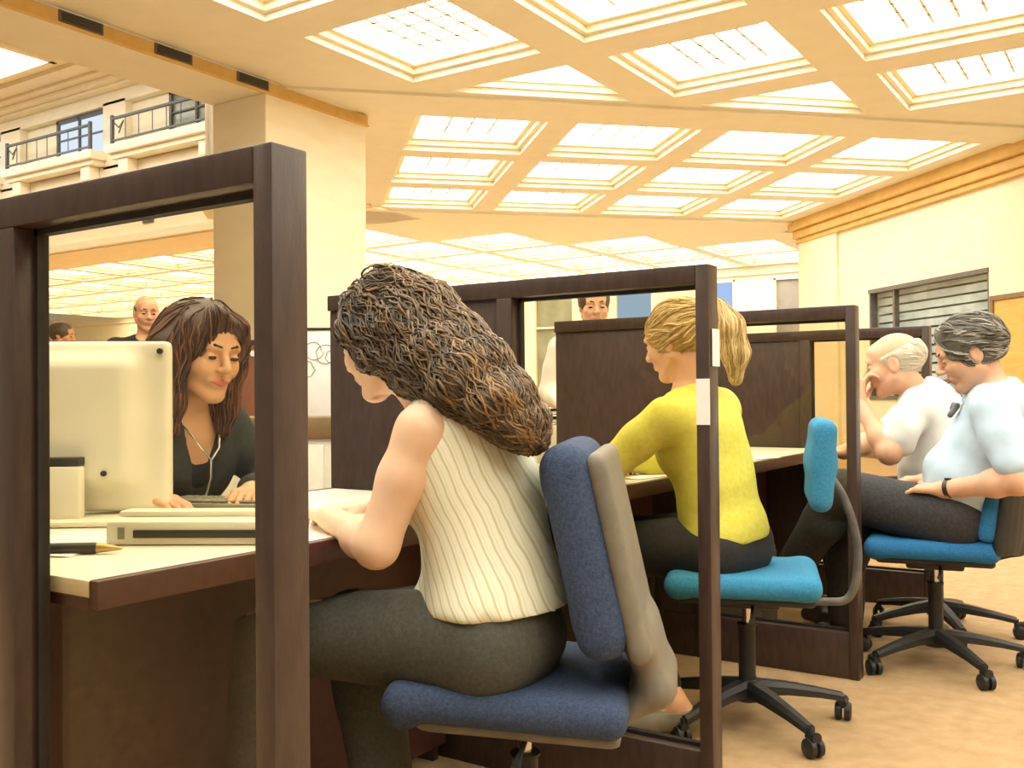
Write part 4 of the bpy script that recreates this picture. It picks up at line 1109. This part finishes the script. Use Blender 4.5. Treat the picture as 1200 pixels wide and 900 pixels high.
# ---------------------------------------------------------------- 4. man in pale blue shirt, third booth
f = yaw(R(6))
B = Body((.275, 3.08, .575), (.415, 3.07, 1.03), f, girth=1.08, shw=.185, belly=.06, head=(.325, 3.035, 1.155), hf=yaw(R(18)), hpitch=.38, hs=1.12, curve=.04, chest=1.06)
B.arm = {+1: (A3(.50, 2.82, .72), A3(.255, 2.905, .672)), -1: (A3(.38, 3.36, .74), A3(.16, 3.20, .68))}
B.leg = {+1: (A3(-.13, 2.98, .635), A3(-.36, 3.03, .27), A3(-.9, .1, -.35)), -1: (A3(-.15, 3.16, .55), A3(-.16, 3.15, .10), A3(-1, 0, 0))}
S = Sdf(); B.trunk(S)
for q in (-1, 1): B.armops(S, q, r=(.054, .046, .044, .030)); B.legops(S, q, r=(.090, .064, .058, .038)); B.foot(S, q)
B.headops(S)
B.set_hand(S, +1, A3(-.95, .25, .0), A3(0, .15, -1), A3(0, 1, .3), curl=(.35, .45, .35), sc=1.08)
B.set_hand(S, -1, A3(-.9, -.4, .0), A3(0, 0, -1), A3(0, -1, .3), curl=(.35, .45, .35), sc=1.08)
B.build_body(S, MT['skin_p'], 'grey haired man in a pale blue short sleeved shirt, seated with hands on his lap', A3(.25, 3.08, 0), h=.008)
B.face(MT['brow_d'], MT['lips_m'], closed=True)
S = Sdf(); B.trunk(S, .018, low=-.02)
for q in (-1, 1): B.armops(S, q, .013, .74, r=(.054, .054, .05, .03))
S.cut(B.at(-.15), -B.u); S.ell(B.N + B.u * .05 + B.f * .045, A3(.075, .075, .075), None, .012, True)
B.cloth('shirt', S, MT['blue_shirt'], .008, (.0065, 34, 8), 1)
S = Sdf()
for q in (-1, 1):
    S.cone(B.N + B.l * q * .062 - B.u * .012 - B.f * .02, B.N + B.l * q * .03 + B.f * .085 - B.u * .05, .014, .012, .01); S.cone(B.N + B.l * q * .03 + B.f * .085 - B.u * .05, B.N + B.l * q * .055 + B.f * .10 - B.u * .09, .014, .006, .01)
    S.cone(B.N + B.l * q * .062 - B.u * .012 - B.f * .02, B.N - B.f * .065 + B.u * .02, .014, .014, .01)
B.cloth('collar', S, MT['blue_shirt'], .006, None)
S = Sdf(); S.cone(B.N + B.f * .115 - B.u * .10 + B.l * .01, B.N + B.f * .125 - B.u * .135 + B.l * .07, .013, .011, .01).cone(B.N + B.f * .125 - B.u * .115, B.N + B.f * .13 - B.u * .10 - B.l * .04, .012, .008, .01)
B.cloth('glasses_case', S, MT['iron'], .005, None)
S = Sdf(); B.trunk(S, .006, low=-.04); S.ops = S.ops[:1]
for q in (-1, 1): B.legops(S, q, .016, 1.93, r=(.094, .068, .062, .048))
B.cloth('trousers', S, MT['trouser_n'], .009, (.006, 20, 9))
for q in (-1, 1):
    S = Sdf(); B.foot(S, q, .008); S.cut(B.leg[q][1] + UP * .0, UP); B.cloth('shoe', S, MT['shoe'], .008, None)
a, b = B.arm[+1]; d = unit(b - a); c = lerp(a, b, .93); S = Sdf()
m = MB(); e1 = unit(np.cross(d, UP)); e2 = np.cross(d, e1)
for k in range(24):
    w0, w1 = 2 * PI * k / 24, 2 * PI * (k + 1) / 24
    for (x, rr_) in ((-.008, .031), ):
        P = [c + d * xx + (e1 * math.cos(w) + e2 * math.sin(w)) * rq for w in (w0, w1) for (xx, rq) in ((-.009, .0285), (.009, .0285), (.009, .0335), (-.009, .0335))]
        m.add([tuple(p - B.base) for p in P], [(0, 1, 5, 4), (1, 2, 6, 5), (2, 3, 7, 6), (3, 0, 4, 7)])
q0 = c + UP * .034; m.tube([tuple(q0 - B.base - UP * .003), tuple(q0 - B.base + UP * .005)], .016, 16)
m.build('wristwatch', MT['watch'], B.root)
S = Sdf(); skull(B, S, .016); nofront(B, S, .112, -.055, (.085, .072, .116)); S.ell(B.hp(0, -.01, -.118), A3(.11, .12, .078) * B.hs, B.hax, .02, True)
for q in (-1, 1): S.cone(B.hp(q * .070, .020, .035), B.hp(q * .073, .014, -.012), .014, .008, .012); S.ell(B.hp(q * .08, .0, -.012), A3(.014, .022, .034) * B.hs, B.hax, .008, True)
S.cone(B.hp(-.045, .042, .098), B.hp(.05, .042, .102), .022, .022, .02)
part_ = B.hp(-.04, .05, .125)
def flow(p): return unit(p - part_) + -B.hf * .5
hair_obj(B, 'hair', S, MT['hair_m'], .007, (.003, 70, 5), flow, 420, 12, .009, .003, 50, .0026, .002, 4, tone0=.3, tone=lambda p, u: np.clip(.85 * u - .05, 0, 1))

# ---------------------------------------------------------------- 5. bald man in white shirt, third booth
f = yaw(R(2))
B = Body((.12, 3.60, .575), (.055, 3.585, 1.02), f, girth=1.08, shw=.185, belly=.05, head=(-.035, 3.50, 1.135), hf=yaw(R(6)), hpitch=.22, hs=1.14, curve=.05, chest=1.05)
B.arm = {+1: (A3(-.015, 3.30, .775), A3(-.155, 3.40, .972)), -1: (A3(-.18, 3.74, .80), A3(-.25, 3.50, .76))}
B.leg = {+1: (A3(-.32, 3.50, .55), A3(-.25, 3.50, .10), A3(-1, 0, 0)), -1: (A3(-.32, 3.70, .55), A3(-.30, 3.70, .10), A3(-1, 0, 0))}
S = Sdf(); B.trunk(S)
for q in (-1, 1): B.armops(S, q, r=(.054, .046, .044, .030)); B.legops(S, q); B.foot(S, q)
B.headops(S)
B.set_hand(S, +1, A3(.10, .30, .95), A3(.95, .15, -.1), A3(0, .8, .3), curl=(.55, .85, .6), sc=1.1)
B.set_hand(S, -1, A3(-.4, -.9, .0), A3(0, 0, -1), A3(-1, 0, .2), curl=(.35, .45, .35), sc=1.08)
B.build_body(S, MT['skin_p'], 'bald man in a white short sleeved shirt, seated with his hand at his mouth', A3(.12, 3.60, 0), h=.008)
B.face(MT['hair_w'], MT['lips_m'], closed=True)
S = Sdf(); B.trunk(S, .018, low=-.02)
for q in (-1, 1): B.armops(S, q, .013, .72, r=(.054, .054, .05, .03))
S.cut(B.at(-.15), -B.u); S.ell(B.N + B.u * .05 + B.f * .045, A3(.075, .075, .075), None, .012, True)
B.cloth('shirt', S, MT['white_shirt'], .008, (.0065, 34, 12), 1)
S = Sdf()
for q in (-1, 1):
    S.cone(B.N + B.l * q * .062 - B.u * .012 - B.f * .02, B.N + B.l * q * .03 + B.f * .085 - B.u * .05, .014, .012, .01); S.cone(B.N + B.l * q * .03 + B.f * .085 - B.u * .05, B.N + B.l * q * .055 + B.f * .10 - B.u * .09, .014, .006, .01)
    S.cone(B.N + B.l * q * .062 - B.u * .012 - B.f * .02, B.N - B.f * .065 + B.u * .02, .014, .014, .01)
B.cloth('collar', S, MT['white_shirt'], .006, None)
S = Sdf(); B.trunk(S, .006, low=-.04); S.ops = S.ops[:1]
for q in (-1, 1): B.legops(S, q, .016, 1.93)
B.cloth('trousers', S, MT['trouser_k'], .011, None)
for q in (-1, 1):
    S = Sdf(); B.foot(S, q, .008); S.cut(B.leg[q][1], UP); B.cloth('shoe', S, MT['shoe'], .009, None)
S = Sdf(); S.ell(B.hp(0, -.020, .028), A3(.082, .100, .080) * B.hs, B.hax, .01); S.ell(B.hp(0, .03, .10), A3(.12, .13, .075) * B.hs, B.hax, .015, True); S.ell(B.hp(0, .10, -.04), A3(.10, .095, .12) * B.hs, B.hax, .015, True); S.ell(B.hp(0, -.0, -.12), A3(.11, .12, .075) * B.hs, B.hax, .02, True)
for q in (-1, 1): S.ell(B.hp(q * .08, -.004, -.004), A3(.014, .022, .032) * B.hs, B.hax, .008, True)
def flow(p): return -B.hf * .8 - UP * .4
hair_obj(B, 'hair', S, MT['hair_w'], .006, None, flow, 160, 8, .009, .002, 50, .002, .001, 4, tone0=.35)

# ---------------------------------------------------------------- standing people behind
def standing(pos, f, skin, hairm, torso_m, legs_m, label, Hh=1.72, shoe='shoe', pose=0, bald=False, cname='shirt', sleeve=1.93):
    x, y = pos; k = Hh / 1.72; f = unit(f); l = np.cross(UP, f); o = A3(x, y, 0)
    B = Body(o + UP * .93 * k, o + UP * 1.43 * k + f * .02, f, girth=1.05, shw=.185, belly=.02, head=o + UP * 1.605 * k + f * .06, hf=f, hpitch=.15, hs=1.03, chest=1.05)
    B.arm = {}
    for q in (-1, 1):
        if pose == 0: B.arm[q] = (o + l * q * .25 + UP * 1.10 * k - f * .03, o + l * q * .23 + UP * .86 * k + f * .05)
        else: B.arm[q] = (o + l * q * .25 + UP * 1.11 * k + f * .0, o + l * q * .16 + UP * 1.0 * k + f * .25)
    for q in (-1, 1): B.leg[q] = (o + l * q * .10 + UP * .50 * k + f * .02, o + l * q * .11 + UP * .10, f)
    S = Sdf(); B.trunk(S)
    for q in (-1, 1): B.armops(S, q, r=(.052, .044, .042, .028)); B.legops(S, q); B.foot(S, q)
    B.headops(S)
    for q in (-1, 1): B.set_hand(S, q, B.arm[q][1] - B.arm[q][0], -l * q if pose == 0 else -UP, f if pose == 0 else -l * q, curl=(.3, .4, .3), sc=1.05)
    B.build_body(S, MT[skin], label, o, h=.011, hf=.0055)
    B.face(MT['brow_d'], MT['lips_m'])
    S = Sdf(); B.trunk(S, .018, low=-.02)
    for q in (-1, 1): B.armops(S, q, .016, sleeve)
    S.cut(B.at(-.16), -B.u); S.ell(B.N + B.u * .05 + B.f * .05, A3(.075, .075, .08), None, .012, True)
    B.cloth(cname, S, MT[torso_m], .012, (.004, 24, 12))
    S = Sdf(); B.trunk(S, .006, low=-.04); S.ops = S.ops[:1]
    for q in (-1, 1): B.legops(S, q, .014, 1.95)
    B.cloth('trousers', S, MT[legs_m], .013, None)
    for q in (-1, 1):
        S = Sdf(); B.foot(S, q, .008); S.cut(B.leg[q][1], UP); B.cloth('shoe', S, MT[shoe], .010, None)
    S = Sdf()
    if bald:
        S.ell(B.hp(0, -.020, .026), A3(.079, .097, .078), B.hax, .01); S.ell(B.hp(0, .03, .10), A3(.12, .13, .075), B.hax, .015, True); S.ell(B.hp(0, .10, -.04), A3(.10, .095, .12), B.hax, .015, True)
    else:
        skull(B, S, .012); nofront(B, S, .110, -.055, (.085, .064, .098))
    S.ell(B.hp(0, -.01, -.125), A3(.11, .12, .075), B.hax, .02, True)
    hair_obj(B, 'hair', S, MT[hairm], .008, (.002, 60, 3), tone0=.4)
standing((-1.70, 3.91), A3(.55, -.75, 0), 'skin_p', 'hair_d', 'white_shirt', 'trouser_n', 'man in a white shirt standing behind the second booth, seen above the dark screen', 1.605, pose=1)
standing((-4.78, 3.30), A3(.9, -.45, 0), 'skin_p', 'hair_d', 'suit', 'trouser_k', 'balding man in a black suit standing in the distance, left of the woman in black', 1.70, bald=True, cname='jacket')
standing((-7.35, 4.25), A3(.8, .6, 0), 'skin_m', 'hair_d', 'suit', 'trouser_k', 'farthest standing person in dark clothes, at the left edge of the first glass', 1.70, cname='jacket')
# ================================================================== camera, world
w = bpy.data.worlds.new('World'); scene.world = w; w.use_nodes = True
bg = w.node_tree.nodes['Background']; bg.inputs['Color'].default_value = (1.0, .88, .68, 1); bg.inputs['Strength'].default_value = .35  # even warm fill, added in place of bounce from the open rear
cam = bpy.data.cameras.new('Camera'); co_ = bpy.data.objects.new('Camera', cam); COL.objects.link(co_)
cam.sensor_width = 36; cam.lens = 1150 / 1200 * 36; cam.clip_start = .02
co_.matrix_world = Matrix.Translation((.89, -.85, 1.02)) @ Matrix.Rotation(R(33.3), 4, 'Z') @ Matrix.Rotation(R(90 + .65), 4, 'X') @ Matrix.Rotation(R(-.5), 4, 'Z')
scene.camera = co_
vs = scene.view_settings
vs.view_transform = 'Standard'; vs.look = 'None'; vs.gamma = 1; vs.use_curve_mapping = False; vs.exposure = 0.12
